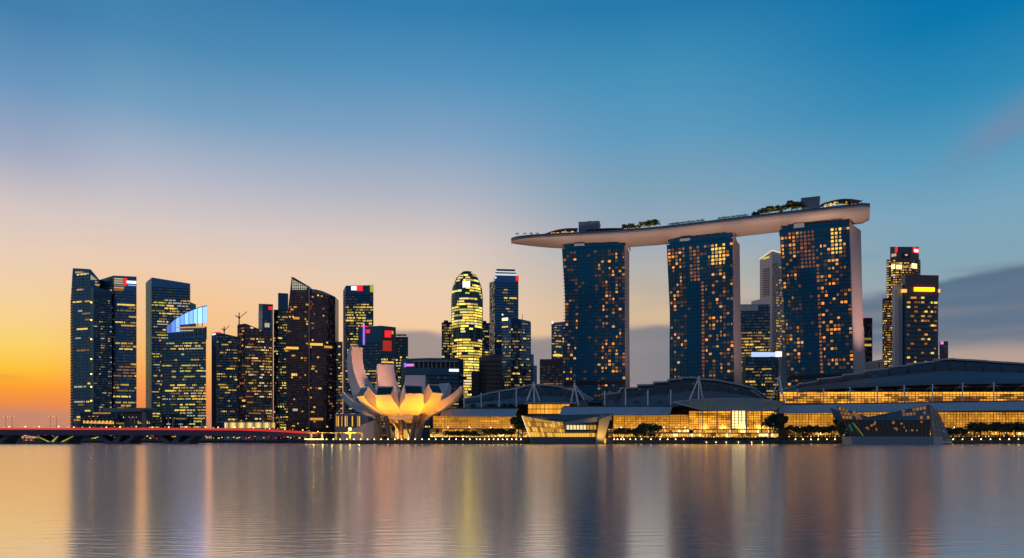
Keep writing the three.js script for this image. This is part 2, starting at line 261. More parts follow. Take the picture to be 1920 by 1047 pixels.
{
  const t = tower('office_tower', 'blue glass tower with white and red lit sign panel at its top right', [[186, 1060, 525], [212, 1040, 517], [255.5, 1048, 519], [255.5, 1095, 519], [186, 1100, 525]], M.glassBlue);
  facade(t, 1, 2, { fh: 4.2, bay: 2.4, lit: 0.16, run: [3, 9], mats: WARM, rows: (v, f) => (v > 0.9 ? 0 : hash2(f, 91) < 0.42 ? 1.8 : 0.1), zone: (x, v) => (v > 0.55 ? 0.5 : 1), dim: 0.35, hi: 545 }); facade(t, 0, 1, { lit: 0.02, dim: 0.15, run: [1, 3], band: M.spandrelDark });
  signOn(t, 1, 2, 236, 255, 526.5, 531.5, L.white, 'sign'); signOn(t, 1, 2, 231, 238, 522, 536, L.red, 'sign'); signOn(t, 1, 2, 240, 254.5, 534, 536, L.cyanPale, 'sign');
  for (let k = 0; k < 6; k++) { signOn(t, 1, 2, 213.5, 230 + (k > 2 ? 6 - k : 0), 521.5 + k * 4.2, 524 + k * 4.2, [L.pale, L.yellowMid, L.pale, L.yellowDim, L.amberMid, L.amberDim][k], 'window'); }
}
// the taller tower with the striped flank and the shorter one with the screen crown
{
  const t = tower('office_tower', 'tall blue glass tower with pale striped left flank and sloping roof line', [[273, 1105, 530], [284, 1085, 520.5], [356, 1098, 532], [357, 1130, 532], [273, 1140, 530]], M.glassBlue);
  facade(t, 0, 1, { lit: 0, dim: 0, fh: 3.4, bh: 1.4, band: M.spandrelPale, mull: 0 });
  facade(t, 1, 2, { fh: 4.0, bay: 2.5, lit: 0.16, run: [2, 7], mats: GREENISH, rows: (v, f) => (v > 0.92 ? 0 : v > 0.72 ? 1.6 : hash2(f, 17) < 0.5 ? 1.1 : 0.1), zone: (x, v) => (x < 0.42 || v > 0.72 ? 1 : 0.3), dim: 0.35, hi: 541, band: M.spandrelDark });
  const s = side(t, 1, 2), q = put('wing', prism([[0, 0], [9, 1], [9, 20], [0, 20]], [wy(566, 1095) - GY, wy(566.5, 1095) - GY, wy(566, 1095) - GY, wy(566, 1095) - GY], 0), M.glassDark, t.g); q.position.copy(s.at(0.92, GY, 0.4)); q.rotation.y = Math.PI; q.position.x += 4; q.position.z -= 2;
}
{
  const t = tower('office_tower', 'blue glass tower crowned by a rising curved wall of lit screens', [[300, 1072, 641], [304, 1060, 637], [386, 1052, 628], [386, 1100, 628], [300, 1105, 641]], M.glassBlue);
  facade(t, 1, 2, { fh: 4.0, bay: 2.1, lit: 0.2, run: [2, 8], mats: GREENISH, rows: (v, f) => (v > 0.93 ? 0 : v < 0.5 && v > 0.36 ? 2 : hash2(f, 5) < 0.5 ? 1.0 : 0.1), zone: (x, v) => (x < 0.2 ? 0.3 : v < 0.2 && x < 0.4 ? 0.4 : 1), dim: 0.4, band: M.spandrelDark }); facade(t, 0, 1, { lit: 0.05, dim: 0.3 });
  const s = side(t, 1, 2), n = 9, topAt = [611, 604, 597, 591.5, 587, 583, 579.6, 576.5, 574.2, 572.6], mats = [0.35, 0.6, 1.2, 0.9, 1.5, 1.2, 1.6, 2.2, 1.5].map((k) => glow(0.26, 0.56, 1.7, k));
  for (let k = 0; k < n; k++) {
    const p0 = 310 + k * 8.4, u0 = s.u(p0 + 0.5), u1 = s.u(p0 + 7.9), lo = k < 3 ? 624 - k : 611 - k * 0.8;
    const lowY = s.y(u0, lo); put('screen', slab((u, v) => s.at(lerp(u0, u1, u), lerp(lowY, s.y(u0, lerp(topAt[k], topAt[k + 1], u) + 1.6), v), -2.4), 2, 1, new THREE.Vector3(0, 0, -0.8)), mats[k], t.g);
    put('crown_frame', boxOn(s, u0 - 0.012, u0 - 0.002, s.y(u0, 629), s.y(u0, topAt[k] - 0.2), 1, -3), M.steel, t.g);
  }
  put('crown_roof', sheet((u, v) => { const k = u * n, i = Math.min(n - 1, Math.floor(k)), py = lerp(topAt[i], topAt[i + 1], k - i), px = 310 + u * 76, q = s.u(px); const c = s.at(q, s.y(q, py - 0.4), -3); c.z -= v * 16; c.x -= v * 10; c.y -= v * 8; return c; }, 18, 2), M.glassBlue, t.g);
  signOn(t, 1, 2, 330, 384, 613.5, 616, L.amberMid, 'window'); signOn(t, 1, 2, 336, 362, 619.5, 621.5, L.pale, 'window');
  put('crown_core', boxOn(s, 0.06, 0.93, s.y(0.5, 636), s.y(0.5, 612), 3, -10), M.glassDark, t.g);
}
// ---------------------------------------------------------------- more towers, going right
function crane(px, py, d, h, label) {
  const b = P(px, py, d), g = thing('crane', label, 'crane', b);
  put('mast', join([bar(new THREE.Vector3(), new THREE.Vector3(0, h, 0), 0.9, 0.6)]), M.concreteDark, g); put('jib', join([bar(new THREE.Vector3(0, h * 0.55, 0), new THREE.Vector3(h * 0.65, h * 1.05, 2), 0.45), bar(new THREE.Vector3(0, h * 0.6, 0), new THREE.Vector3(-h * 0.3, h * 0.75, 0), 0.7)]), M.concreteDark, g);
  put('cabin', box(2.4, 2.4, 2.4, 0, h * 0.6, 0), M.red, g);
}
{
  const t = tower('office_tower', 'slim dark tower with pale left fin, red roof edge and a small crane', [[397, 1085, 625], [406, 1075, 623], [446, 1080, 632], [446, 1120, 632], [397, 1120, 625]], M.glassDark);
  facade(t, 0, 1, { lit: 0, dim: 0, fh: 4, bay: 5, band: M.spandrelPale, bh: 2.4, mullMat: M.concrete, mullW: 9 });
  facade(t, 1, 2, { fh: 3.9, bay: 2.2, lit: 0.2, run: [1, 5], mats: WARM, rows: (v, f) => (v > 0.93 ? 0 : hash2(f, 71) < 0.5 ? 1.2 : 0.12), dim: 0.4, band: M.spandrelDark });
  signOn(t, 1, 2, 406, 414, 623, 625, L.red, 'roof_light'); signOn(t, 0, 1, 398, 404, 626.5, 629, L.white, 'roof_light');
  crane(420, 629, 1085, 13, 'small dark crane on the slim tower roof');
}
{
  const t = tower('office_tower', 'brownish glass tower with curved roof line and warm lit rows of offices', [[445, 1052, 609], [460, 1040, 607], [495, 1046, 621], [509, 1052, 624], [509, 1095, 624], [445, 1095, 609]], M.glassBrown);
  facade(t, 0, 1, { lit: 0.06, dim: 0.2, mats: ORANGE, band: M.spandrelBrown }); const F2 = { fh: 3.9, bay: 2.1, lit: 0.22, run: [1, 5], mats: [L.yellowMid, L.amberMid, L.amberDim, L.yellowDim, L.cream], rows: (v, f) => (v > 0.9 ? 0.1 : hash2(f, 23) < 0.5 ? 1.1 : 0.2), dim: 0.4, dimMat: L.faintWarm, band: M.spandrelBrown };
  facade(t, 1, 2, F2); facade(t, 2, 3, { ...F2, lit: 0.35 });
  for (let k = 0; k < 4; k++) put('fin', boxOn(side(t, 2, 3), 1 + 0.02 * k, 1.02 + 0.02 * k, GY, wy(582 + k * 2, 1050), 2.5 - 0.3 * k, 0), M.concretePink, t.g);
  crane(448, 610, 1050, 18, 'tall thin crane standing on the brownish tower roof');
  const u = tower('office_tower', 'narrow grey tower with a small red lit sign near its flat top', [[484.6, 1140, 570], [492, 1132, 570], [511.5, 1136, 571], [511.5, 1170, 571], [484.6, 1170, 570]], M.glassDark);
  facade(u, 1, 2, { lit: 0, dim: 0.15, hi: 600 }); facade(u, 0, 1, { lit: 0, dim: 0, fh: 14, bh: 12, band: M.concrete, mull: 0, hi: 575 }); signOn(u, 1, 2, 503, 510.5, 575, 581, L.red, 'sign'); signOn(u, 1, 2, 496, 505, 606, 614, L.pale, 'window');
}
{
  const t = tower('office_tower', 'plain dark slab tower with a stepped top behind the sail shaped tower', [[513, 1150, 581], [521, 1146, 581], [540, 1150, 581], [540, 1190, 581], [513, 1190, 581]], M.glassDark);
  facade(t, 0, 1, { lit: 0.1, run: [1, 2], mats: WARM, dim: 0.3, band: M.spandrelDark }); facade(t, 1, 2, { lit: 0.16, run: [1, 3], mats: WARM, dim: 0.4, band: M.spandrelDark });
  const s = side(t, 1, 2); put('upper_block', boxOn(s, 0, 1, s.y(0.5, 581), s.y(0.5, 550), 24, -24), M.glassDark, t.g);
}
{ // the sail: two curved blades with a glazed triangular peak
  const d = 1100, g = thing('residential_tower', 'sail shaped dark tower pair with curved edge and glazed pointed peak', 'skyscraper', new THREE.Vector3(wx(582, d), GY, -d), OFFICE), o = g.position, r = rng(88);
  const left = [[519, 546.6], [560, 542], [610, 537.5], [662, 535], [720, 536.5], [793, 540]], right = [[519, 548], [537, 579], [560, 580], [793, 580]];
  const pt = (px, py, dd) => P(px, py, dd).sub(o), botL = 793;
  const faceA = (u, v) => { const py = lerp(823.5, 520, v), a = table(left, py), b = table(right, py); const px = lerp(a, b, u); return pt(px, py, d - 4 + 10 * u); };
  put('blade', slab(faceA, 6, 28, new THREE.Vector3(2, 0, -34)), M.glassBrown, g);
  const roofB = [[581, 542], [592, 543], [604, 546], [616, 551], [628, 557]];
  const faceB = (u, v) => { const px = lerp(581, 628.5, u); return pt(px, lerp(823.5, table(roofB, px), v), d + 2 + 14 * u * u); };
  put('blade', slab(faceB, 10, 2, new THREE.Vector3(-2, 0, -30)), M.glassBrown, g);
  put('spine', bar(pt(579.5, 823, d - 2), pt(579.5, 538, d - 2), 1.2, 1.2), M.concretePink, g);
  const win = (f, u, v, w, h, mat, name = 'window') => { const a = f(u, v), b = f(Math.min(1, u + 0.03), v), m = put(name, UNIT, mat, g); m.position.copy(a); m.position.z += 0.2; m.rotation.y = Math.atan2(-(b.z - a.z), b.x - a.x); m.scale.set(w, h, 0.5); };
  const bars = [], dim = [];
  for (const [f, nu, v1] of [[faceA, 14, 0.9], [faceB, 14, 0.96]]) for (let k = 0; k < 60; k++) for (let i = 0; i < nu; i++) {
    const u = (i + 0.5) / nu, v = 0.02 + k / 60 * v1, q = r(), a = f(u, v), w = f === faceA ? 2.1 : 2.3;
    if (q < 0.035 * (i === 1 || i === 11 ? 3 : 1)) win(f, u, v, w * (r() < 0.3 ? 2 : 1), 2.2, [L.amberMid, L.amberDim, L.amber, L.yellowMid, L.amberLow, L.ember][Math.floor(r() * 6)]);
    else if (q > 0.6) dim.push(box(w * 0.6, 1.6, 0.3, a.x, a.y, a.z + 0.15));
    if (i === 0) { const e = f(0.01, v), c = f(0.99, v), m = f(0.5, v); bars.push(bar(new THREE.Vector3(e.x, e.y - 1.6, e.z + 0.1), new THREE.Vector3(m.x, m.y - 1.6, m.z + 0.1), 0.35, 0.35, 4), bar(new THREE.Vector3(m.x, m.y - 1.6, m.z + 0.1), new THREE.Vector3(c.x, c.y - 1.6, c.z + 0.1), 0.35, 0.35, 4)); }
  }
  for (const [f, u, py, w, m] of [[faceA, 0.28, 653, 18, L.amber], [faceB, 0.22, 650, 21, L.amber], [faceB, 0.72, 650, 12, L.amberMid], [faceB, 0.25, 787, 20, L.amberMid], [faceA, 0.4, 597, 9, L.amberMid], [faceA, 0.35, 769, 7, L.pale], [faceA, 0.35, 703, 8, L.yellow]]) win(f, u, (823.5 - py) / (823.5 - (f === faceA ? 520 : 549)), w, 3.4, m);
  put('balcony_edging', join(bars), M.spandrelBrown, g).userData.kind = 'stuff'; put('dim_glazing', join(dim), L.faintWarm, g).userData.kind = 'stuff';
  const pk = (u, v) => pt(lerp(546.8, 576, u * (1 - v * 0.9)), lerp(542, lerp(522, 538, u), v), d - 5);
  put('peak_glazing', sheet((u, v) => pt(547 + 28 * u, lerp(543.5, lerp(523.5, 538, u), v), d - 4.6), 6, 4), L.pale, g);
  const pb = []; for (let k = 0; k < 8; k++) { const u = k / 7; pb.push(bar(pt(547 + 28 * u, 543.6, d - 5), pt(547 + 28 * u, lerp(522.5, 537.5, u), d - 5), 0.4, 0.4, 4)); } for (let k = 0; k < 4; k++) pb.push(bar(pt(547, 526 + k * 5, d - 5), pt(547 + Math.min(28, (2 + k * 5) * 1.9), 526 + k * 5, d - 5), 0.4, 0.4, 4));
  put('peak_frame', join([...pb, bar(pt(546, 521, d - 5), pt(579, 538, d - 5), 0.8, 0.8, 5)]), M.spandrelBrown, g);
  put('beacon_light', new THREE.SphereGeometry(1.3, 8, 6), L.red, g, pt(547.5, 520.5, d - 5));
  put('crown_glazing', sheet((u, v) => { const px = 585 + 34 * u; return pt(px, table(roofB, px) + 1.5 + 5.5 * v * (1 - 0.4 * u), d + 2 + 10 * u * u - 0.9); }, 8, 1), M.spandrelPale, g);
}
{
  const t = tower('office_tower', 'dark tower with rows of yellow offices, white and red sign and yellow fin', [[643.5, 1085, 545], [648, 1075, 536], [700, 1078, 535], [700, 1120, 535], [643.5, 1120, 545]], M.glassDark);
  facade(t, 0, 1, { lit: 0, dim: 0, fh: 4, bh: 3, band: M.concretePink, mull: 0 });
  facade(t, 1, 2, { fh: 3.9, bay: 2.2, lit: 0.5, run: [1, 5], mats: [L.yellow, L.yellowMid, L.yellowDim, L.green], rows: (v) => (v > 0.93 ? 0 : 1), zone: (x, v) => (v < 0.42 ? 0.22 : Math.abs(x - 0.52) < 0.13 ? 2 : 0.45), dim: 0.3, hi: 551, band: M.spandrelDark });
  signOn(t, 1, 2, 658.5, 668.5, 537, 544.5, L.white, 'sign'); signOn(t, 1, 2, 668.5, 680, 536.5, 546, L.red, 'sign'); const m = signOn(t, 1, 2, 694, 700.5, 534.5, 548, L.lime, 'roof_fin', 2);
}
{
  const t = tower('office_block', 'dark block with purple neon strip and two red lit panels', [[671, 1040, 613.5], [715, 1034, 611], [742, 1038, 614], [742, 1075, 614], [671, 1075, 613.5]], M.glassDark);
  facade(t, 0, 1, { lit: 0.14, run: [1, 4], mats: WARM, rows: (v) => (v > 0.72 ? 0 : v > 0.55 ? 1.8 : 0.8), dim: 0.3, hi: 640, band: M.spandrelDark }); facade(t, 1, 2, { lit: 0.16, run: [1, 5], mats: WARM, dim: 0.3, hi: 662, band: M.spandrelDark });
  signOn(t, 0, 1, 680.6, 684, 612, 647, L.purple, 'neon_strip', 1.2); signOn(t, 0, 1, 681, 683.6, 608, 613, L.pink, 'neon_strip', 1.4); signOn(t, 0, 1, 676, 690, 612, 613.6, L.red, 'neon_strip'); signOn(t, 0, 1, 686, 693.5, 618.5, 625, L.red, 'sign');
  put('screen_frame', boxOn(side(t, 1, 2), 0.04, 0.96, wy(661, 1036), wy(616, 1036), 0.5), M.brownMetal, t.g); signOn(t, 1, 2, 721, 733, 620, 633, L.red, 'screen', 1); signOn(t, 1, 2, 734, 737.5, 621, 627, L.amberMid, 'screen', 1); signOn(t, 1, 2, 717.5, 734, 639, 658.5, L.redDeep, 'screen', 1);
  const u = tower('office_block', 'low dark block with trees along its roof beside the red lit panels', [[742, 1044, 632], [765, 1048, 632], [765, 1080, 632], [742, 1080, 632]], M.glassGreen);
  facade(u, 0, 1, { lit: 0.3, run: [1, 4], mats: GREENISH, rows: (v) => (v > 0.8 ? 0 : 1), dim: 0.3, band: M.spandrelDark }); const r = rng(4), lv = []; for (let k = 0; k < 240; k++) lv.push(box(0.9, 0.5, 0.1, (r() - 0.5) * 17, wy(630, 1044) - GY + r() * 2.4, 15 + r() * 3, r() * 6)); put('roof_planting', join(lv), M.foliageDry, u.g).userData.kind = 'stuff';
}
{ // dark rounded block with the loggia
  const t = tower('hotel_block', 'wide dark block with open loggia, white bar and purple lit signs', [[752, 905, 674], [762, 898, 673], [806, 892, 671.5], [860, 898, 672.5], [868.5, 906, 674], [868.5, 945, 674], [752, 945, 674]], M.glassDark, { category: 'building' });
  for (const [a, b] of [[1, 2], [2, 3]]) facade(t, a, b, { fh: 4.6, bay: 3, lit: b === 3 ? 0.09 : 0.012, run: [3, 7], mats: WARM, zone: (x, v) => (v > 0.62 ? 0 : b === 3 && x > 0.6 ? 3 : 0.5), dim: 0.12, hi: 700, bh: 1.8, band: M.spandrelDark });
  facade(t, 3, 4, { lit: 0.0, dim: 0.1, band: M.spandrelDark }); facade(t, 0, 1, { lit: 0, dim: 0.1, band: M.spandrelDark });
  for (const [a, b, p0, p1] of [[1, 2, 774, 806], [2, 3, 806, 859]]) { const s = side(t, a, b); put('loggia_beam', boxOn(s, s.u(p0), s.u(p1), s.y(0.5, 678.8), s.y(0.5, 677), 1.4), M.concretePink, t.g); put('loggia_glass', boxOn(s, s.u(p0), s.u(p1), s.y(0.5, 690), s.y(0.5, 679), 0.3), M.black, t.g); for (let px = p0 + 3; px < p1; px += 8.5) put('column', boxOn(s, s.u(px), s.u(px + 1.2), s.y(0.5, 690.5), s.y(0.5, 678.8), 1.1), M.concretePink, t.g); }
  signOn(t, 1, 2, 762, 776, 683, 687.4, L.pink, 'sign', 0.9); signOn(t, 0, 1, 758, 761.5, 681, 689, L.purple, 'sign', 0.6); signOn(t, 2, 3, 842, 860, 692.3, 697, L.white, 'sign', 0.9);
}
{ // the bullet shaped tower, every floor lit
  const d = 1010, cx = 876, c = P(cx, 822, d), R = 29 / F * d, g = thing('office_tower', 'bullet shaped round tower with yellow light on almost every floor', 'skyscraper', new THREE.Vector3(c.x, GY, c.z), OFFICE), r = rng(31);
  const prof = [[747, 28], [600, 29], [560, 29], [545, 28], [531, 24], [520, 18.5], [512.5, 12], [510.5, 9.5]].reverse(), rad = (py) => table(prof, py) / F * d, Y = (py) => wy(py, d) - GY;
  const pts = []; for (let py = 790; py >= 510.5; py -= 4) pts.push(new THREE.Vector2(rad(py) - 0.4, Y(py))); pts.push(new THREE.Vector2(rad(510.5) - 0.4, Y(510.5)), new THREE.Vector2(0.01, Y(510.2)));
  pts.unshift(new THREE.Vector2(rad(790) - 0.4, 0)); put('wall', new THREE.LatheGeometry(pts, 40), M.glassGreen, g);
  const edges = [], lit = [L.yellow, L.yellow, L.yellow, L.green, L.yellowMid, L.cream, L.yellowHot, L.yellowHot];
  for (let k = 0, py = 780; py > 514; py -= 5.05, k++) {
    const ra = rad(py), h = 5.05 / F * d, e = new THREE.TorusGeometry(ra, 0.42, 4, 40); e.rotateX(Math.PI / 2); e.scale(1, 1, 1); e.translate(0, Y(py), 0); edges.push(e);
    const v = (780 - py) / 270, busy = py > 620 && py < 640 ? 0.15 : v < 0.74 ? 0.9 : v < 0.86 ? 0.45 : 0.6;
    let a = -0.42; while (a < 0.42) { const n = 0.05 + r() * 0.17; if (r() < busy) { const q = new THREE.CylinderGeometry(rad(py - 5) + 0.12, ra + 0.12, h * 0.62, 5, 1, true, a * Math.PI, Math.min(n, 0.42 - a) * Math.PI); put('window', q, lit[Math.floor(r() * lit.length)], g, new THREE.Vector3(0, Y(py) + h * 0.5, 0)); } a += n + 0.012; }
  }
  put('floor_edging', join(edges), M.spandrelPale, g).userData.kind = 'stuff';
  const ribs = []; for (const a of [-0.45, -0.16, 0.16, 0.45]) for (let py = 780; py > 520; py -= 20) { const f = (q) => new THREE.Vector3(Math.sin(a * Math.PI) * (rad(q) + 0.2), Y(q), Math.cos(a * Math.PI) * (rad(q) + 0.2)); ribs.push(bar(f(py), f(py - 20), 0.45, 0.45, 4)); } put('ribs', join(ribs), M.spandrelPale, g).userData.kind = 'stuff';
  put('sign', box(10, 8.5, 0.8, 0, 0, 0), L.white, g, new THREE.Vector3(0, Y(539), rad(539) + 0.4));
}
for (const [c, label, seed] of [[[[828, 1150, 605], [847, 1152, 604], [860, 1170, 604], [828, 1185, 605]], 'slim grey tower half hidden behind the bullet shaped tower, left side', 2], [[[900, 1160, 606], [918, 1160, 606], [930, 1190, 606], [900, 1190, 606]], 'grey tower in the gap between bullet shaped tower and white striped crown', 5]]) {
  const t = tower('office_tower', label, c, M.glassDark, { seed }); facade(t, 0, 1, { lit: 0.2, run: [1, 3], mats: WARM, dim: 0.4, bay: 2.4 }); signOn(t, 0, 1, c[0][0] + 4, c[0][0] + 12, c[0][2] - 3, c[0][2], M.concreteDark, 'plant_room', 6);
}
{
  const t = tower('office_tower', 'blue tower with white light stripes round its chamfered crown', [[918, 1110, 530], [928, 1092, 527], [972, 1096, 526], [972, 1135, 526], [918, 1140, 530]], M.glassBlue);
  facade(t, 0, 1, { fh: 3, bay: 2, lit: 0.1, run: [1, 1], mats: [L.pale, L.yellowDim], dim: 0.6, dimMat: L.pale, band: M.spandrelBrown });
  facade(t, 1, 2, { fh: 4, bay: 2.6, lit: 0.012, run: [2, 4], mats: WARM, zone: (x) => (Math.abs(x - 0.5) < 0.12 ? 8 : 1), dim: 0.15, band: M.spandrelDark });
  const s = side(t, 1, 2), b = (u0, u1, p0, p1, m, n) => put(n, boxOn(s, u0, u1, s.y(0.5, p1), s.y(0.5, p0), 26, -26), m, t.g);
  b(0.0, 1, 517, 527, M.glassBlue, 'crown'); b(0.01, 0.92, 513.5, 517, L.crown, 'crown_light'); b(0.03, 0.9, 511, 513.5, M.glassDark, 'crown'); b(0.05, 0.88, 508.8, 511, L.crown, 'crown_light'); b(0.07, 0.86, 505, 508.8, M.glassDark, 'crown');
  signOn(t, 1, 2, 967, 972.5, 519, 527, L.red, 'sign', 1.5); put('beacon_light', new THREE.SphereGeometry(1.2, 8, 6), L.white, t.g, s.at(0.03, s.y(0, 521), 1));
}
{
  const t = tower('office_tower', 'stepped blue glass block with pale vertical frame lines and roof antenna', [[941, 985, 599], [958, 978, 597], [978, 980, 599], [995, 986, 603], [995, 1020, 603], [941, 1020, 599]], M.glassBlue);
  for (const [a, b] of [[0, 1], [1, 2], [2, 3]]) facade(t, a, b, { fh: 3.9, bay: 2.4, lit: 0.13, run: [1, 4], mats: MIXED, dim: 0.35, hi: 606, mull: 3, mullMat: M.spandrelPale, mullW: 2, mullOut: 0.7, band: M.spandrel });
  const s = side(t, 2, 3); for (const [u0, u1, py] of [[1, 1.35, 664], [1.35, 1.7, 685]]) { put('lower_wing', boxOn(s, u0, u1, GY, s.y(0.5, py), 20, -20), M.glassBlue, t.g); for (let y = GY + 4; y < s.y(0.5, py); y += 4) put('floor_edge', boxOn(s, u0, u1, y, y + 0.8, 0.4), M.spandrelPale, t.g); }
  put('antenna', bar(s.at(0.2, s.y(0.5, 603), -3), s.at(0.2, s.y(0.5, 589), -3), 0.35), M.concreteDark, t.g); signOn(t, 0, 1, 942, 952, 597.5, 601.5, L.lampOrange, 'sign'); put('beacon_light', new THREE.SphereGeometry(1.1, 8, 6), L.white, t.g, s.at(-2.1, s.y(0, 593.5), 1)); 
}
{
  const t = tower('ribbed_block', 'brown block of stacked rounded ribs in front of the stepped glass block', [[899, 930, 670], [912, 922, 667], [930, 922, 665], [941, 930, 665.5], [941, 960, 665.5], [899, 960, 670]], M.concreteDark, { category: 'building' });
  for (let k = 0; k < 9; k++) { const py = 741 - k * 8.2, pts = [[899, 929], [905, 924], [912, 921], [930, 921], [936, 924], [941, 929]].map(([px, d]) => P(px, py, d)), g = pts.slice(1).map((b, i) => { const a = pts[i], L2 = a.distanceTo(b); const q = new THREE.BoxGeometry(L2 + 0.3, 3.6, 1.6); q.rotateY(Math.atan2(-(b.z - a.z), b.x - a.x)); q.translate((a.x + b.x) / 2 - t.cx, (a.y + b.y) / 2 - t.y0, (a.z + b.z) / 2 - t.cz); return q; }); put('rib', join(g), M.brownMetal, t.g); }
  const u = tower('slab_block', 'plain dark slab standing between the ribbed block and the bullet shaped tower', [[884, 935, 696], [900, 933, 696], [900, 950, 696], [884, 950, 696]], M.concreteDark, { category: 'building' });
  for (let k = 0; k < 6; k++) put('panel_joint', boxOn(side(u, 0, 1), 0, 1, wy(742 - k * 9, 935), wy(741.3 - k * 9, 935), 0.3), M.black, u.g);
}
{
  const t = tower('office_tower', 'blue tower with white roof light peeping out beside the hotel tower', [[1034, 1120, 606], [1060, 1125, 603], [1070, 1150, 603], [1034, 1150, 606]], M.glassBlue);
  facade(t, 0, 1, { lit: 0.12, run: [1, 4], mats: WARM, dim: 0.4, bay: 2.2 }); signOn(t, 0, 1, 1034.5, 1037, 603.5, 607.5, L.white, 'roof_light', 1); signOn(t, 0, 1, 1038, 1060, 607, 610, M.spandrelPale, 'parapet', 0.8); signOn(t, 0, 1, 1037, 1054, 665, 668.5, L.yellow, 'window');
  const u = tower('office_block', 'low brown office block with yellow rows beside the hotel tower foot', [[1012, 930, 674], [1056, 928, 673.5], [1056, 960, 673.5], [1012, 960, 674]], M.glassBrown, { category: 'building' });
  facade(u, 0, 1, { fh: 3.6, bay: 2.2, lit: 0.35, run: [2, 7], mats: WARM, rows: (v) => (v > 0.75 ? 0 : 1.2), dim: 0.4, band: M.spandrelBrown, hi: 684 }); put('parapet', boxOn(side(u, 0, 1), 0, 1, wy(683, 930), wy(674, 930), 0.6), M.brownMetal, u.g);
}
// ---------------------------------------------------------------- towers seen between and right of the hotel
{
  const t = tower('office_tower', 'pale concrete tower with lit rim and tall louvred slot between hotel towers', [[1425, 1085, 487], [1448, 1065, 470.5], [1478, 1078, 479], [1478, 1110, 479], [1425, 1120, 487]], M.concrete);
  const s = side(t, 0, 1), s2 = side(t, 1, 2); put('slot', boxOn(s, s.u(1431), s.u(1442.5), s.y(0.5, 556), s.y(0.5, 504), 0.3), M.concreteDark, t.g);
  for (let k = 0; k < 12; k++) put('louvre', boxOn(s, s.u(1431), s.u(1442.5), s.y(0.5, 555.5 - k * 4.3), s.y(0.5, 553.5 - k * 4.3), 0.9), M.concrete, t.g);
  put('rim_light', join([bar(s.at(0, s.a.y + 0.5, 0.3), s.at(1, s.b.y + 0.5, 0.3), 0.7, 0.7, 5)]), L.cream, t.g); put('rim_light', join([bar(s2.at(0, s2.a.y + 0.5, 0.3), s2.at(1, s2.b.y + 0.5, 0.3), 0.7, 0.7, 5)]), L.cream, t.g); signOn(t, 0, 1, 1431, 1443, 484, 487, L.green, 'window');
  facade(t, 1, 2, { fh: 3.7, bay: 2.6, lit: 0.2, run: [1, 2], mats: [L.yellowMid, L.amberMid, L.yellowDim], zone: (x, v) => (x > 0.25 ? (v < 0.35 ? 2 : 0.8) : 0), dim: 0.5, band: M.concretePink, hi: 492, mullMat: M.concretePink });
  put('lower_wing', boxOn(s, s.u(1408), s.u(1425), GY, s.y(0.3, 560), 16, -17), M.concrete, t.g);
}
{
  const t = tower('office_tower', 'dark glass block of three bays with long yellow rows beside middle hotel tower', [[1386, 1010, 571], [1444, 1004, 571], [1444, 1040, 571], [1386, 1040, 571]], M.glassDark);
  facade(t, 0, 1, { fh: 4, bay: 2.1, lit: 0.3, run: [2, 8], mats: WARM, rows: (v, f) => (v > 0.78 ? 0 : v > 0.45 ? 1.3 : hash2(f, 3) < 0.6 ? 0.8 : 0.1), dim: 0.4, band: M.spandrelDark, mull: 9, mullMat: M.spandrelPale, mullW: 3 });
  const s = side(t, 0, 1); put('roof_panel', boxOn(s, 0, 0.62, s.y(0.5, 583), s.y(0.5, 572), 0.5), M.concrete, t.g);
  const u = tower('office_block', 'dark rounded block with glowing white sign box along its roof', [[1392, 900, 672], [1398, 893, 668], [1462, 893, 668], [1478, 905, 672], [1478, 935, 672], [1392, 935, 672]], M.glassDark, { category: 'building' });
  facade(u, 1, 2, { fh: 3.8, bay: 2.0, lit: 0.25, run: [2, 8], mats: WARM, rows: (v, f) => (v > 0.85 ? 0 : v < 0.42 && v > 0.1 ? 1.5 : 0.3), dim: 0.3, band: M.spandrelDark });
  signOn(u, 1, 2, 1409, 1443, 661, 669.5, L.blueWhite, 'sign', 2); signOn(u, 1, 2, 1444, 1454, 661.5, 669, L.blueWhite, 'sign', 2); signOn(u, 1, 2, 1454, 1465, 660, 669.5, L.white, 'sign', 2.6);
  put('corner_post', bar(P(1462.5, 745, 892).sub(u.g.position), P(1462.5, 668, 892).sub(u.g.position), 1.6, 1.6), M.concretePink, u.g);
}
{
  const t = tower('office_tower', 'dark plain tower with two yellow rows right of the last hotel tower', [[1610, 1120, 596], [1636, 1120, 596.5], [1636, 1150, 596.5], [1610, 1150, 596]], M.glassBrown);
  facade(t, 0, 1, { lit: 0.0, dim: 0.3, dimMat: L.faintWarm, bay: 2.2 }); signOn(t, 0, 1, 1619, 1634, 634, 638, L.yellowDim, 'window', 0.8); signOn(t, 0, 1, 1619, 1634, 645.5, 649.5, L.yellowMid, 'window', 0.8); signOn(t, 0, 1, 1616, 1621, 595.6, 597.2, L.red, 'roof_light');
  const g = thing('rotunda', 'low curved pale drum building beside the last hotel tower foot', 'building', P(1628, 822, 760).setY(GY), null), o = g.position;
  const wall = (u, v) => { const a = (0.02 + u * 0.96) * Math.PI; return new THREE.Vector3(-Math.cos(a) * 15, v * (lerp(wy(691, 760), wy(676, 760), u) - GY), Math.sin(a) * 9); };
  put('wall', slab(wall, 18, 1, new THREE.Vector3(0, 0, -1)), M.concretePink, g); put('cornice', slab((u, v) => { const p = wall(u, 1); p.x *= 1.05; p.z *= 1.08; p.y += v * 2.4; return p; }, 18, 1, new THREE.Vector3(0, 0, -1)), M.concrete, g); put('roof', prism([[-15, 0], [-8, 8], [8, 8], [15, 0]], [wy(691, 760) - GY - 1, wy(687, 760) - GY - 1, wy(679, 760) - GY - 1, wy(676, 760) - GY - 1], 0), M.roofBlue, g);
}
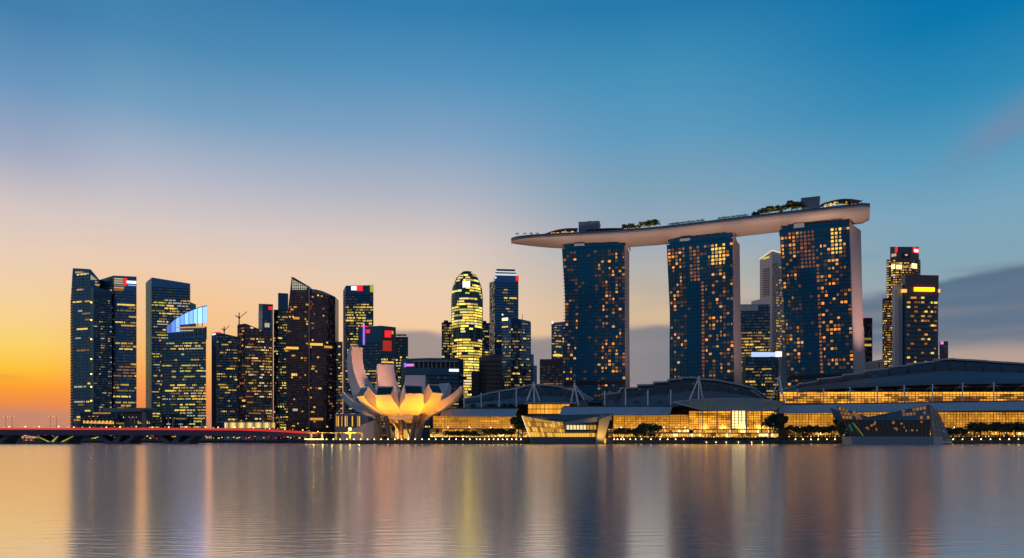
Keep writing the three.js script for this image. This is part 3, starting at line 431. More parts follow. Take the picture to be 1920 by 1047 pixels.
{ // the warm lit stepped tower with red crown lights
  const g0 = 1060, oct = (l, r, d, py) => { const w = r - l; return [[l, d + 8, py], [l + w * 0.26, d, py], [l + w * 0.72, d, py], [r, d + 8, py], [r, d + 34, py], [l, d + 34, py]]; };
  const t = tower('office_tower', 'tallest warm lit stepped tower with red lights on its octagonal crown', oct(1663, 1726, g0, 487), M.concreteDark);
  const o = { fh: 3.4, bay: 2.6, lit: 0.2, run: [1, 2], mats: [L.amberMid, L.yellowMid, L.amberDim, L.yellow, L.cream], dim: 0.75, dimMat: L.amberLow, dimMat2: L.faintWarm, band: M.spandrelBrown, mullMat: M.spandrelBrown, mullW: 3 };
  for (const [a, b] of [[0, 1], [1, 2], [2, 3]]) facade(t, a, b, { ...o, zone: (x, v) => (v > 0.86 ? 4 : a === 0 && v > 0.5 ? 1.6 : 0.6) });
  const low = [[1655.5, 1672], [1672, 1690]].map(([l, r]) => 0);
  const s = side(t, 0, 1); const crown = oct(1669.5, 1723.6, g0 + 1, 463).map(([px, d, py]) => ({ x: wx(px, d) - t.cx, z: -d - t.cz, y: wy(py, d) - t.y0 }));
  put('crown', prism(crown.map((c) => [c.x, c.z]), crown.map((c) => c.y), wy(487, g0) - t.y0), M.brownMetal, t.g);
  const cs = { cs: crown.map((c) => ({ x: c.x + t.cx, z: c.z + t.cz, y: c.y + t.y0 })), cx: t.cx, cz: t.cz, y0: t.y0, g: t.g };
  signOn(cs, 0, 1, 1679, 1683.5, 464, 474, L.red, 'beacon_light', 0.6); signOn(cs, 2, 3, 1712, 1723, 463.5, 474, L.red, 'beacon_light', 0.6); signOn(cs, 2, 3, 1714, 1721, 467.5, 472.5, L.white, 'sign', 1.2); signOn(cs, 0, 1, 1672, 1681, 477, 482, L.pale, 'window', 0.6); signOn(cs, 1, 2, 1692, 1706, 475, 484, M.black, 'opening', 0.5); signOn(cs, 1, 2, 1697, 1702, 477, 480, L.pale, 'window', 0.8);
  const gw = (p0, p1, y0, y1, m) => { const q = side(t, p0 < 1680 ? 0 : p0 < 1709 ? 1 : 2, p0 < 1680 ? 1 : p0 < 1709 ? 2 : 3); return windowOn(t, q, q.u(p0), q.u(p1), q.y(0.5, y1), q.y(0.5, y0), m, 'window', 0.8); };
  gw(1672, 1679, 497, 505.5, L.goldHot); gw(1681, 1691, 497, 505, L.goldHot); gw(1708, 1709, 496, 503, L.yellow); gw(1710, 1719, 495, 504, L.goldHot); gw(1693, 1703, 499, 502, L.amberMid);
  const w = tower('office_tower', 'lower warm speckled wing tower leaning against the tallest stepped tower', [[1655.5, 1052, 560], [1664, 1046, 559], [1676, 1048, 559], [1676, 1075, 559], [1655.5, 1075, 560]], M.concreteDark, { seed: 77 });
  for (const [a, b] of [[0, 1], [1, 2]]) facade(w, a, b, { ...o, lit: 0.24 });
}
{
  const t = tower('office_tower', 'tower with dark headboard, glowing yellow bar sign and bulging floor bands', [[1693, 995, 517], [1697, 990, 516], [1759.5, 994, 516.5], [1760, 1030, 516.5], [1693, 1030, 517]], M.glassDark);
  const s = side(t, 1, 2); put('headboard', boxOn(s, 0, 1, s.y(0.5, 558), s.y(0.5, 516.3), 1.2), M.brownMetal, t.g); signOn(t, 1, 2, 1713.5, 1751, 539.6, 546.6, L.barSign, 'sign', 2.2); signOn(t, 1, 2, 1690, 1699, 543, 549, L.amber, 'sign', 2.4); signOn(t, 1, 2, 1758.5, 1761.5, 543, 549, L.amber, 'sign', 2.6);
  for (let k = 0; k < 15; k++) { // bulging bands
    const py = 686 - k * 8.6; put('floor_band', slab((u, v) => { const q = s.at(0.01 + 0.98 * u, s.y(0.5, py) + v * 2.9, 0.4 + 2.6 * Math.sin(Math.PI * u)); return q; }, 10, 1, new THREE.Vector3(0, 0, -3)), M.spandrelBrown, t.g);
    for (let i = 0; i < 9; i++) if (t.rand() < 0.3) { const u = 0.06 + i * 0.1, m = windowOn(t, s, u, u + 0.05 + 0.06 * t.rand(), s.y(0.5, py - 4.6), s.y(0.5, py - 8), [L.amberMid, L.yellow, L.amberDim, L.amberLow][Math.floor(t.rand() * 4)]); m.position.z += 0.4 + 2.2 * Math.sin(Math.PI * u); }
  }
  const u = tower('lift_core', 'smooth pale slab with a long vertical groove left of the yellow sign tower', [[1673, 1000, 536], [1683, 992, 534], [1693, 995, 534], [1693, 1020, 534], [1673, 1020, 536]], M.concrete, { category: 'building' });
  const s3 = side(u, 0, 1); put('groove', boxOn(s3, 0.72, 0.8, GY + 6, s3.y(0.5, 545), 0.4), M.concreteDark, u.g); put('groove', boxOn(side(u, 1, 2), 0.3, 0.36, GY + 6, s3.y(0.5, 545), 0.4), M.concreteDark, u.g);
  const v = tower('office_tower', 'small dim tower with a purple roof sign right of the bulging bands', [[1762, 1050, 641], [1778, 1052, 640], [1778, 1080, 640], [1762, 1080, 641]], M.glassBrown); facade(v, 0, 1, { lit: 0, dim: 0.5, dimMat: L.faintWarm, bay: 2 }); signOn(v, 0, 1, 1764, 1769, 641, 646, L.pink, 'sign', 0.8);
}

// ---------------------------------------------------------------- the hotel: three curved towers under one long deck
const DECKLINE = [[940, 725], [957, 724], [1054, 722], [1172, 710], [1250, 698], [1375, 673], [1463, 656], [1597, 634], [1632, 628]];   // px -> distance of the deck's front edge
const front = (px) => table(DECKLINE, px) + 6;
const HOTEL = 'three curved hotel towers under the long roof deck';
function hotelTower(label, Ld, Rd, Bd, top, spec, seed, leg) {
  const dL = front(Ld[0][1]), dR = front(Rd[0][1]), dB = dR + 24, r = rng(seed), y1 = top;
  const g = thing('hotel_tower', label, 'hotel tower', new THREE.Vector3(wx((Ld[0][1] + Rd[0][1]) / 2, (dL + dR) / 2), GY, -(dL + dR) / 2), HOTEL), o = g.position;
  const edge = (rows, d) => (Y) => { const py = HY - (Y - EYE) * F / d; return new THREE.Vector3(wx(table(rows, py), d), Y, -d + 7 * Math.pow(clamp(1 - (Y - GY) / 130), 2)).sub(o); };
  const eL = edge(Ld, dL), eR = edge(Rd, dR), eB = edge(Bd, dB);
  const f = (u, Y) => eL(Y).lerp(eR(Y), u), n = 26, H = (v) => lerp(GY, y1, v);
  const solid = (a, b, off) => slab((u, v) => a(H(v)).lerp(b(H(v)), u), 1, n, off);
  put('glass_front', slab((u, v) => f(u, H(v)), 1, n, new THREE.Vector3(20 * (Ld[0][1] - 960) / F + 2.5, 0, -20)), M.glassHotel, g);
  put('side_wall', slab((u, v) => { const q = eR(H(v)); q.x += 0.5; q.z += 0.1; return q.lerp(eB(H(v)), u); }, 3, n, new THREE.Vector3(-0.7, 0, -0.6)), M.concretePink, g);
  const e = f(0.4, 60), w = f(0.6, 60), ry = Math.atan2(-(w.z - e.z), w.x - e.x), width = f(0, 60).distanceTo(f(1, 60)), nx = Math.sin(ry), nz = Math.cos(ry);
  const at = (u, Y, off) => { const q = f(u, Y); q.x += nx * off; q.z += nz * off; return q; };
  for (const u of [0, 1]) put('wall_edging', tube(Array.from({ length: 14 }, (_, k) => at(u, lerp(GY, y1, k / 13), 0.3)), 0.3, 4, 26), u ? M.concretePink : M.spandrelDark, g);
  if (leg) put('rear_leg', slab((u, v) => { const Y = lerp(GY, y1 * 0.55, v), q = eB(Y); q.x += -2 + u * 3 + 5 * Math.pow(1 - v, 2); q.z -= 1; return q; }, 1, 14, new THREE.Vector3(0, 0, -12)), M.concretePink, g);
  const fl = 3.36, bands = [], mull = [], dim = [], dim2 = [], nb = 18;
  const strip = (u0, u1, Y0, Y1, out) => { const a = at((u0 + u1) / 2, (Y0 + Y1) / 2, out / 2), b = new THREE.BoxGeometry(width * (u1 - u0), Y1 - Y0, out); b.rotateY(ry); b.translate(a.x, a.y, a.z); return b; };
  for (let k = 0, Y = GY + 8; Y < y1 - 4; Y += fl, k++) {
    bands.push(strip(0, 1, Y - 0.28, Y + 0.28, 0.3)); const v = (Y - GY) / (y1 - GY);
    for (let i = 0; i < nb; i++) {
      const u = (i + 0.5) / nb, z = spec(u, v, k), q = r();
      if (q < z.p && v > 0.1) { const m = put('window', UNIT, z.m[Math.floor(r() * z.m.length)], g); const ww = r() < 0.25 ? 0.42 : 0.62 + 0.14 * r(); m.scale.set(width / nb * ww, 1.8 + 0.5 * r(), 0.3); m.rotation.y = ry; m.position.copy(at(u, Y + fl / 2, 0.12)); }
      else if (q > 1 - (z.d ?? 0.3)) (r() < 0.72 ? dim : dim2).push(strip(u - 0.4 / nb, u + 0.4 / nb, Y + 0.5, Y + fl - 0.5, 0.16));
    }
  }
  for (let i = 0; i <= nb; i++) for (let k = 0; k < 12; k++) { const Ya = lerp(GY, y1 - 1, k / 12), Yb = lerp(GY, y1 - 1, (k + 1) / 12), u = clamp(i / nb, 0.004, 0.996); mull.push(bar(at(u, Ya, 0.2), at(u, Yb, 0.2), 0.16, 0.16, 4)); }
  for (const [nm, list, m] of [['floor_edging', bands, M.hotelBar], ['glazing_bars', mull, M.hotelBar], ['dim_glazing', dim, L.hotelDim], ['dim_glazing', dim2, L.hotelWarm]]) put(nm, join(list), m, g).userData.kind = 'stuff';
  const dark = (16 / 55); put('plant_floor', strip(0.02, 0.98, lerp(GY, y1, 0.285), lerp(GY, y1, 0.305), 0.5), M.black, g);
  put('top_storey', slab((u, v) => at(0.03 + 0.94 * u, y1 - 0.2 + v * 9, -4), 1, 1, new THREE.Vector3(2, 0, -14)), M.glassDark, g);
  put('roof_terrace', strip(0.1, 0.9, y1 - 0.2, y1 + 1.6, 1.2), M.glassHotel, g); put('plant_box', strip(0.2, 0.36, y1, y1 + 4, 1), M.concrete, g);
  for (const k of [0, 1]) { const a = at(1, y1 - 2, 0.5), b = at(1, y1 + 9, 0.5); a.x += 3 + k * 4; a.z -= 4 + k * 8; b.x += 0.5 + k * 3; b.z -= 4 + k * 9; put('strut', bar(a, b, 0.9, 0.9), M.concretePink, g); }
  return g;
}
const ROOM = [0.14, 0.22, 0.32, 0.45, 0.6, 0.8, 1.0, 1.3].map((k, i) => glow(1, 0.3 + 0.025 * ((i * 5) % 7), 0.02 + 0.03 * (i % 3), k * 1.05)), ROOMDIM = [L.ember, L.amberLow, L.ember, L.amberDim];
hotelTower('hotel tower under the overhanging prow of the roof deck, plain dark glass centre', [[455, 1053.5], [536, 1059], [583, 1060.5], [616, 1059.7], [670, 1055], [725, 1053.6], [780, 1052]], [[440, 1172], [780, 1173]], [[440, 1180], [780, 1180.5]], 191,
  (u, v) => (u < 0.22 ? { p: u > 0.15 || v < 0.45 ? 0.17 : 0.1, m: ROOM, d: 0.5 } : u < 0.5 ? { p: v > 0.85 && u > 0.25 ? 0.02 : 0.004, m: ROOMDIM, d: 0.08 } : u < 0.62 ? { p: v > 0.6 ? 0.13 : 0.04, m: [L.amberMid, L.amberDim, L.ember], d: 0.5 } : { p: v < 0.3 ? (u < 0.82 ? 0.2 : 0.05) : 0.2, m: ROOM, d: 0.5 }), 11);
hotelTower('middle hotel tower with orange glow under the deck and dotted red light column', [[450, 1250.6], [528, 1254], [589, 1257], [646, 1256], [709, 1255.5], [780, 1255]], [[440, 1375], [780, 1376.5]], [[440, 1387], [780, 1391.5]], 188.5,
  (u, v) => (u < 0.3 ? { p: v > 0.86 ? 0.6 : 0.2, m: ROOM, d: 0.5 } : u < 0.5 ? { p: v > 0.79 && u > 0.33 ? 0.95 : 0.0, m: ROOMDIM, d: 0.06 } : u < 0.56 ? { p: v > 0.3 && v < 0.8 ? 0.9 : 0.2, m: [L.ember, L.amberDim, L.ember], d: 0.1 } : v > 0.86 && u > 0.68 && u < 0.9 ? { p: 0.97, m: [L.amber, L.amberMid, L.yellow] } : { p: v < 0.3 && v > 0.25 ? 0.02 : v < 0.3 ? (u < 0.85 ? 0.2 : 0.02) : 0.24, m: ROOM, d: 0.4 }), 22);
hotelTower('hotel tower under the blunt lift block end of the deck, splayed pink side wall', [[430, 1462.5], [528, 1468], [608, 1472], [719, 1475], [780, 1477]], [[421, 1594], [513, 1596], [700, 1600], [780, 1602]], [[421, 1614.5], [677, 1620], [780, 1624]], 191,
  (u, v) => (u < 0.3 ? { p: v > 0.86 ? 0.55 : 0.2, m: ROOM, d: 0.5 } : u < 0.5 ? { p: v > 0.8 ? 0.96 : 0.0, m: ROOMDIM, d: 0.06 } : u < 0.56 ? { p: v > 0.3 && v < 0.82 ? 0.85 : 0.3, m: [L.ember, L.amberDim], d: 0.1 } : v > 0.86 && u > 0.7 && u < 0.9 ? { p: 0.95, m: [L.amber, L.amberMid, L.yellow] } : { p: v < 0.3 && v > 0.25 ? 0.02 : v < 0.3 ? (u < 0.85 ? 0.2 : 0.02) : 0.24, m: ROOM, d: 0.4 }), 33, true);

// the boat shaped deck lying across the towers
const DECKY = 203;
const deckSpine = new THREE.CatmullRomCurve3(DECKLINE.slice(1).map(([px, d]) => new THREE.Vector3(wx(px, d), DECKY, -d)));
{
  const g = thing('roof_deck', 'long boat shaped copper coloured deck spanning the three hotel towers', 'roof deck', new THREE.Vector3(wx(1300, 690), 190, -700)), o = g.position;
  const half = (t) => 19 * (t < 0.2 ? Math.pow(clamp(1 - Math.pow((0.2 - t) / 0.2, 2.2)), 0.6) * 0.94 + 0.06 : t > 0.93 ? 1 - 0.22 * (t - 0.93) / 0.07 : 1), deep = (t) => 9 * (t < 0.25 ? 0.3 + 0.7 * sm(-0.02, 0.25, t) : t > 0.94 ? 1 - 0.25 * (t - 0.94) / 0.06 : 1);
  const hull = (a) => (t, v) => { const c = deckSpine.getPoint(t), k = deckSpine.getTangent(t), nx = k.z, nz = -k.x, w = half(t), ang = v * Math.PI; // across, away from the camera
    const s = -Math.cos(ang), y = -Math.pow(Math.sin(ang), 0.75) * deep(t); return new THREE.Vector3(c.x + nx * 19 + nx * s * w, c.y + y * a, c.z + nz * 19 + nz * s * w).sub(o); };
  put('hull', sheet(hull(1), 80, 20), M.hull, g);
  put('deck', sheet((t, v) => hull(0)(t, v).add(new THREE.Vector3(0, 0.02, 0)), 80, 6), M.paving, g);
  put('hull_end', sheet((u, v) => hull(1)(1, u).lerp(hull(0)(1, u), v), 20, 1), M.hull, g);
  const rail = (v, y0, y1) => slab((t, q) => hull(0)(t, v).add(new THREE.Vector3(0, lerp(y0, y1, q), 0)), 80, 1, new THREE.Vector3(0, 0, -0.25));
  put('parapet', rail(0.02, -0.9, 0.9), M.brownMetal, g); put('parapet', rail(0.98, -0.6, 0.9), M.brownMetal, g); put('glass_rail', rail(0.06, 0.9, 2.4), M.glassDark, g);
  const seams = []; for (let k = 2; k < 60; k++) { const t = k / 60; for (let i = 0; i < 5; i++) { const a = hull(1.004)(t, i * 0.1), b = hull(1.004)(t, (i + 1) * 0.1); seams.push(bar(a, b, 0.05, 0.05, 4)); } } put('hull_seams', join(seams), M.brownMetal, g).userData.kind = 'stuff';
}
const onDeck = (px, back = 8) => { const d = table(DECKLINE, px) + back; return new THREE.Vector3(wx(px, d), DECKY + 0.03, -d); };
function deckBlock(px0, px1, h, len, label, mats, stripe) {
  const a = onDeck(px0), b = onDeck(px1), w = a.distanceTo(b), g = thing('lift_block', label, 'building', a.clone().add(b).multiplyScalar(0.5)); g.rotation.y = Math.atan2(-(b.z - a.z), b.x - a.x);
  put('wall', box(w, h, len, 0, h / 2, -len / 2), mats, g); put('coping', box(w + 0.6, 0.5, len + 0.6, 0, h + 0.25, -len / 2), M.spandrel, g); for (let k = 1; k < 6; k++) put('panel_joint', box(0.12, h - 0.4, 0.1, -w / 2 + w * k / 6, h / 2, 0.03), M.spandrelDark, g);
  if (stripe) { put('lit_band', box(w - 0.2, 3.6, 0.2, 0, 2.6, 0.12), L.ember, g); }
  return g;
}
const blockBlue = std(0.13, 0.17, 0.24, 0.5, 0.2);
{
  const g = deckBlock(1085, 1123.5, 13.5, 16, 'grey blue lift block with red beacon near the prow of the deck', blockBlue); put('beacon_light', join([box(3, 1.6, 2, 0.5, 14.8, -5), box(1, 1, 1, 3, 14.5, -4)]), M.red, g);
  deckBlock(1503, 1537.5, 14.5, 22, 'grey blue lift block with orange lit band at the blunt deck end', blockBlue, true);
}
function deckCanopy(px0, px1, back, h0, h1, label, mat, arch, lights) {
  const a = onDeck(px0, back), b = onDeck(px1, back), mid = a.clone().add(b).multiplyScalar(0.5), g = thing('deck_canopy', label, 'canopy', mid.clone()), loc = (t, y, z) => a.clone().lerp(b, t).sub(mid).add(new THREE.Vector3(0, y, z));
  put('roof', slab((u, v) => loc(u, lerp(h0, h1, u) + arch * Math.sin(Math.PI * u) + 0.8 * Math.sin(Math.PI * v), -v * 12), 20, 6, new THREE.Vector3(0, 0.5, 0)), mat, g);
  const r = rng(px0); for (let k = 0; k <= 8; k++) put('post', bar(loc(k / 8, 0, -2), loc(k / 8, lerp(h0, h1, k / 8) + arch * Math.sin(Math.PI * k / 8) + 0.3, -2), 0.18), M.steel, g);
  for (let k = 0; k < lights; k++) { const u = 0.06 + 0.9 * r(), y = 0.7 + r() * Math.max(0.5, lerp(h0, h1, u) + arch * Math.sin(Math.PI * u) - 1.2), m = put('lamp', UNIT, [L.amber, L.cream, L.amberMid, L.yellow][Math.floor(r() * 4)], g); m.scale.set(0.8 + r() * 1.2, 0.5 + 0.6 * r(), 0.4); m.position.copy(loc(u, y, -2.5 - 3 * r())); }
}
deckCanopy(1020, 1084, 3, 1.6, 6.2, 'low arched canopy with warm lamps on the prow of the deck', M.brownMetal, 2.0, 34);
deckCanopy(1098, 1170, 3, 4.6, 3.8, 'flat dark red canopy in front of the lift block', std(0.3, 0.03, 0.05, 0.6), 0.5, 0);
deckCanopy(1546, 1618, 3, 6.5, 4.5, 'arched restaurant canopy with strings of warm lamps at the blunt end', M.brownMetal, 2.6, 46);
// ---------------------------------------------------------------- the lotus shaped museum
{
  const g = thing('museum', 'white lotus shaped museum with curved fingers lit amber from below', 'museum', new THREE.Vector3(wx(757, 545), GY, -545)), y0 = wy(789, 545) - GY;
  const shell = std(0.5, 0.48, 0.45, 0.5), inner = std(0.56, 0.52, 0.51, 0.6), skylight = std(0.06, 0.055, 0.03, 0.25, 0.2);
  // [tip offset x, tip offset z towards the camera, tip height above the bowl, tip width, how far round the arc, tip depth, base depth]
  const fingers = [
    [-44, -27, wy(652, 572) - GY - y0, 11.5, 1.78, 4.2, 16, 'tall white finger rising highest'], [-21, -38, wy(685, 583) - GY - y0, 13, 1.5, 3, 12], [4, -40, wy(706, 585) - GY - y0, 15, 1.45, 3, 12], [29, -30, wy(722, 573) - GY - y0, 11, 1.35, 3, 11],
    [44, 2, wy(727, 543) - GY - y0, 13, 1.12, 1.2, 13], [27, 21, wy(727, 524) - GY - y0, 10.5, 1.2, 4.4, 12], [12, 32, wy(728, 513) - GY - y0, 12.5, 1.25, 4.4, 12], [-9.5, 32, wy(730.5, 513) - GY - y0, 12, 1.25, 4.4, 12], [-27.5, 22, wy(733, 523) - GY - y0, 10, 1.2, 4.4, 12], [-47, -12, wy(741, 557) - GY - y0, 8, 1.1, 2, 9],
  ];
  for (const [tx, tz, H, wt, arc, tTip, tBase, label] of fingers) {
    const R = Math.hypot(tx, tz), dx = tx / R, dz = tz / R, n = 28;
    const at = (r, y, w) => new THREE.Vector3(dx * r - dz * w, y0 + y, dz * r + dx * w);
    const den = 1 - Math.cos(arc), sn = Math.min(1, Math.sin(Math.min(arc, Math.PI / 2)));
    const under = (s) => { const a = s * arc; return [2 + (R - 2) * Math.sin(a) / sn, (H - tTip * 0.9) * (1 - Math.cos(a)) / den]; };
    const top = (s) => { const [r, y] = under(s), t = lerp(tBase, tTip, Math.pow(s, 0.8)), a = s * arc, nx = -Math.sin(a) * (H / R), ny = Math.cos(a), l = Math.hypot(nx, ny); return [Math.max(1.5, r + nx / l * t), y + Math.max(0.0, ny) / l * t + (s > 0.999 ? 0 : 0) + tTip * 0.9 * s * s]; };
    const rk = 0.78 * R, wmax = Math.min(0.318 * rk + 0.3, wt * 0.72), wU = (r) => (r < rk ? Math.min(0.318 * r + 0.3, wmax) : lerp(wmax, wt / 2, sm(rk, R, r))), wT = (r) => wU(r) * 1.03 + 0.15;
    const U = (s, k) => { const [r, y] = under(s); return at(r, y, k * wU(r)); }, T = (s, k) => { const [r, y] = top(s); return at(r, y, k * wT(under(s)[0])); };
    const f = put('finger', sheet((u, v) => U(u, v * 2 - 1), n, 4), shell, g); if (label) f.userData.label = label;
    put('inner_face', sheet((u, v) => T(u, v * 2 - 1), n, 4), inner, f);
    for (const k of [-1, 1]) put('side_face', sheet((u, v) => U(u, k).lerp(T(u, k), v), n, 2), shell, f);
    const [ru, yu] = under(1), [rt, yt] = top(1), q = (a, b, o) => { const p = at(lerp(ru, rt, b), lerp(yu, yt, b), (a * 2 - 1) * lerp(wU(ru), wT(ru), b)); p.x += dx * o; p.z += dz * o; return p; };
    put('end_face', sheet((u, v) => q(u, v, 0), 2, 1), shell, f);
    put('skylight', slab((u, v) => q(0.06 + 0.88 * u, 0.06 + 0.84 * v, 0.12), 1, 1, new THREE.Vector3(-dx * 0.1, 0, -dz * 0.1)), skylight, f);
    const rim = [q(0, 0, 0.2), q(0, 1, 0.2), q(1, 1, 0.2), q(1, 0, 0.2)]; put('rim', join([0, 1, 2, 3].map((i) => bar(rim[i], rim[(i + 1) % 4], 0.22, 0.22, 5)).concat([-1, 1].map((k) => tube(Array.from({ length: 9 }, (_, i) => U(0.15 + 0.85 * i / 8, k)), 0.16, 4, 18)), [-1, 1].map((k) => tube(Array.from({ length: 9 }, (_, i) => T(0.3 + 0.7 * i / 8, k)), 0.16, 4, 18)))), M.white, f);
  }
  put('bowl', new THREE.LatheGeometry([[0.01, -2.6], [9, -2.2], [16, -0.6], [19, 1.5], [17, 6], [10, 9], [0.01, 9]].map(([x, y]) => new THREE.Vector2(x, y0 + y)), 40), shell, g);
  for (const [px, top, lean] of [[707, 780, 9], [724, 782, 7], [752, 784, 0], [778, 781, -7], [794, 779, -10]]) { const a = P(px + lean * 0.9, 818, 525), b = P(px, top, 530); a.y = GY; put('column', bar(a.sub(g.position), b.sub(g.position), 1.5, 1.9, 8), M.brownMetal, g); }
  for (let k = 0; k < 9; k++) { const a = k / 9 * 6.283, c = new THREE.Vector3(Math.cos(a) * 9, 0, Math.sin(a) * 9), b = new THREE.Vector3(Math.cos(a + 0.7) * 13, y0 - 1.2, Math.sin(a + 0.7) * 13); put('inner_column', bar(c, b, 0.8, 0.8, 7), M.concrete, g); }
  put('core', new THREE.CylinderGeometry(6, 6, y0 - 2, 20).translate(0, (y0 - 2) / 2, 0), M.stone, g); for (let k = 0; k < 14; k++) { const a = 0.2 + k * 0.22, m = put('window', UNIT, k % 3 ? L.gold : L.cream, g); m.scale.set(0.9, 7, 0.3); m.position.set(Math.cos(a) * 6.1, 4.6, Math.sin(a) * 6.1); m.rotation.y = Math.PI / 2 - a; }
  put('lobby_roof', prism([[-44, 8], [-20, 10], [-18, -6], [-44, -8]], [5, 15, 15, 5], 0), M.canopy, g);
  { const m = put('oculus_lamp', new THREE.CylinderGeometry(1.2, 1.2, 0.2, 16), L.goldDim, g, new THREE.Vector3(0, y0 + 9.4, 0)); for (const [x, z, I, tx, ty, tz, an] of [[6, 6, 26000, -38, 34, -25, 0.6], [0, 6, 4500, -20, 30, -34, 0.4], [0, 6, 2600, 4, 26, -38, 0.4]]) { const l = new THREE.SpotLight(tx < -30 ? new THREE.Color(1, 0.4, 0.17) : new THREE.Color(1, 0.46, 0.28), I, 0, an, 0.8); l.target.position.set(g.position.x + tx, GY + y0 + ty, g.position.z + tz); scene.add(l.target); l.position.set(g.position.x + x, GY + y0 + 11, g.position.z + z); l.shadow.radius = 40; l.castShadow = true; scene.add(l); } }
  // floodlights standing on the lily pond terrace
  for (const [x, z, I, tx, tz, ty] of [[-34, 39.4, 10000, -24, 18, 13], [-12, 39.4, 7800, -9, 26, 13], [12, 39.4, 7800, 11, 26, 13], [32, 39.4, 10000, 24, 18, 13], [0, 26, 2400, 0, 6, 0]]) {
    const lamp = thing('floodlight', 'small amber floodlight on the terrace under the museum fingers', 'floodlight', new THREE.Vector3(g.position.x + x, GY + 0.12, g.position.z + z), 'floodlights under the museum');
    put('housing', box(0.5, 0.35, 0.4, 0, 0.2, 0), M.black, lamp); put('lens', box(0.4, 0.06, 0.3, 0, 0.42, 0), L.gold, lamp);
    const s = new THREE.SpotLight(new THREE.Color(1, 0.33, 0), I, 0, 0.62, 0.8); s.position.copy(lamp.position).add(new THREE.Vector3(0, 0.7, 0)); s.target.position.set(g.position.x + tx, GY + y0 + ty, g.position.z + tz); s.shadow.radius = 20; s.castShadow = true; scene.add(s, s.target);
  }
}

// ---------------------------------------------------------------- trees
function leafGeo(r, c, s) { const q = new THREE.PlaneGeometry(s, s * 0.7); q.rotateX(r() * 6.3); q.rotateY(r() * 6.3); q.rotateZ(r() * 6.3); q.translate(c.x, c.y, c.z); return q; }
function treeParts(seed, H, R, CH, leaves, size, clumps = 9) {
  const r = rng(seed), limbs = [bar(new THREE.Vector3(), new THREE.Vector3(0.2, H - CH * 0.7, 0), 0.32, 0.22, 7)], lv = [], base = new THREE.Vector3(0.2, H - CH * 0.75, 0);
  for (let k = 0; k < clumps; k++) {
    const a = r() * 6.283, q = Math.sqrt(r()) * R * 0.8, c = new THREE.Vector3(Math.cos(a) * q, H - CH * (0.25 + 0.5 * r() + 0.25 * q / R), Math.sin(a) * q); limbs.push(bar(base, c, 0.14, 0.05, 5));
    const cr = R * (0.26 + 0.2 * r()); for (let i = 0; i < leaves / clumps; i++) { const u = r() * 6.283, z = r() * 2 - 1, w = Math.pow(r(), 0.45) * cr, s = Math.sqrt(1 - z * z); lv.push(leafGeo(r, new THREE.Vector3(c.x + Math.cos(u) * s * w, c.y + z * w * 0.62, c.z + Math.sin(u) * s * w), size * (0.7 + 0.6 * r()))); }
  }
  return [join(limbs), join(lv)];
}
const TREES = [1, 2, 3, 4].map((k) => treeParts(k * 17, 9, 4.4, 5.2, 900, 0.62, 15)), SHRUBS = [1, 2].map((k) => treeParts(k * 29, 2.2, 2.0, 1.7, 260, 0.4, 7));
function tree(p, s, k, label, group, name = 'tree', src = TREES, sy = s) { const g = thing(name, label, name === 'shrub' ? 'shrub' : 'tree', p, group), [a, b] = src[k % src.length]; put('trunk', a, M.bark, g); put('crown', b, k % 3 ? M.foliage : M.foliageDry, g); g.scale.set(s, sy, s); g.rotation.y = k * 1.7; return g; }
function palmParts(seed, h, fr) { const r = rng(seed), f = []; for (let k = 0; k < 12; k++) { const a = k / 12 * 6.283 + r() * 0.3, up = 0.4 + r() * 0.9, dir = new THREE.Vector3(Math.cos(a), 0, Math.sin(a)), sd = new THREE.Vector3(-dir.z, 0, dir.x); f.push(sheet((u, v) => dir.clone().multiplyScalar(u * fr).add(sd.clone().multiplyScalar((v - 0.5) * 0.75 * Math.sin(Math.PI * (0.1 + 0.85 * u)))).add(new THREE.Vector3(0, h + up * fr * u - 1.1 * fr * u * u - Math.abs(v - 0.5) * 0.4, 0)), 5, 2)); } return [bar(new THREE.Vector3(), new THREE.Vector3(0.1, h, 0), 0.2, 0.14, 6), join(f)]; }
const PALMS = [1, 2, 3].map((k) => palmParts(k * 7, 4.2, 3.2));
for (const [px, s, k] of [[1172, 0.75, 0], [1183, 0.85, 1], [1195, 0.8, 2], [1207, 0.9, 3], [1219, 1.0, 1], [1230, 0.95, 0], [1420, 0.8, 2], [1432, 0.9, 1], [1443, 0.9, 0], [1453, 0.95, 3], [1468, 1.1, 2], [1484, 1.15, 0], [1496, 1.1, 1]]) tree(onDeck(px, 4 + (k % 3) * 2), s * 1.3, k, px < 1300 ? 'dark leafy tree in the cluster between lift block and middle hotel tower' : 'dark leafy tree in the cluster before the orange banded lift block', px < 1300 ? 'deck trees near the prow' : 'deck trees near the blunt end', 'deck_tree');
for (const [px, k] of [[1258, 0], [1264, 1], [1270, 2], [1277, 0], [1284, 1], [1292, 2], [1300, 0], [1309, 1], [1317, 2], [1350, 1], [1358, 2], [1366, 0], [1375, 1], [1384, 2], [1392, 0], [1399, 1]]) { const g = thing('deck_palm', 'small palm in the row along the open middle of the deck', 'palm', onDeck(px, 2.6), 'deck palms'), [a, b] = PALMS[k]; put('trunk', a, M.bark, g); put('crown', b, M.foliage, g); g.scale.setScalar(0.95); }
for (const [px, k] of [[970, 0], [984, 1], [996, 2], [1008, 0]]) { const g = thing('deck_palm', 'small palm standing on the pointed prow of the deck', 'palm', onDeck(px, 4), 'prow palms'), [a, b] = PALMS[k]; put('trunk', a, M.bark, g); put('crown', b, M.foliage, g); g.scale.setScalar(0.7); }
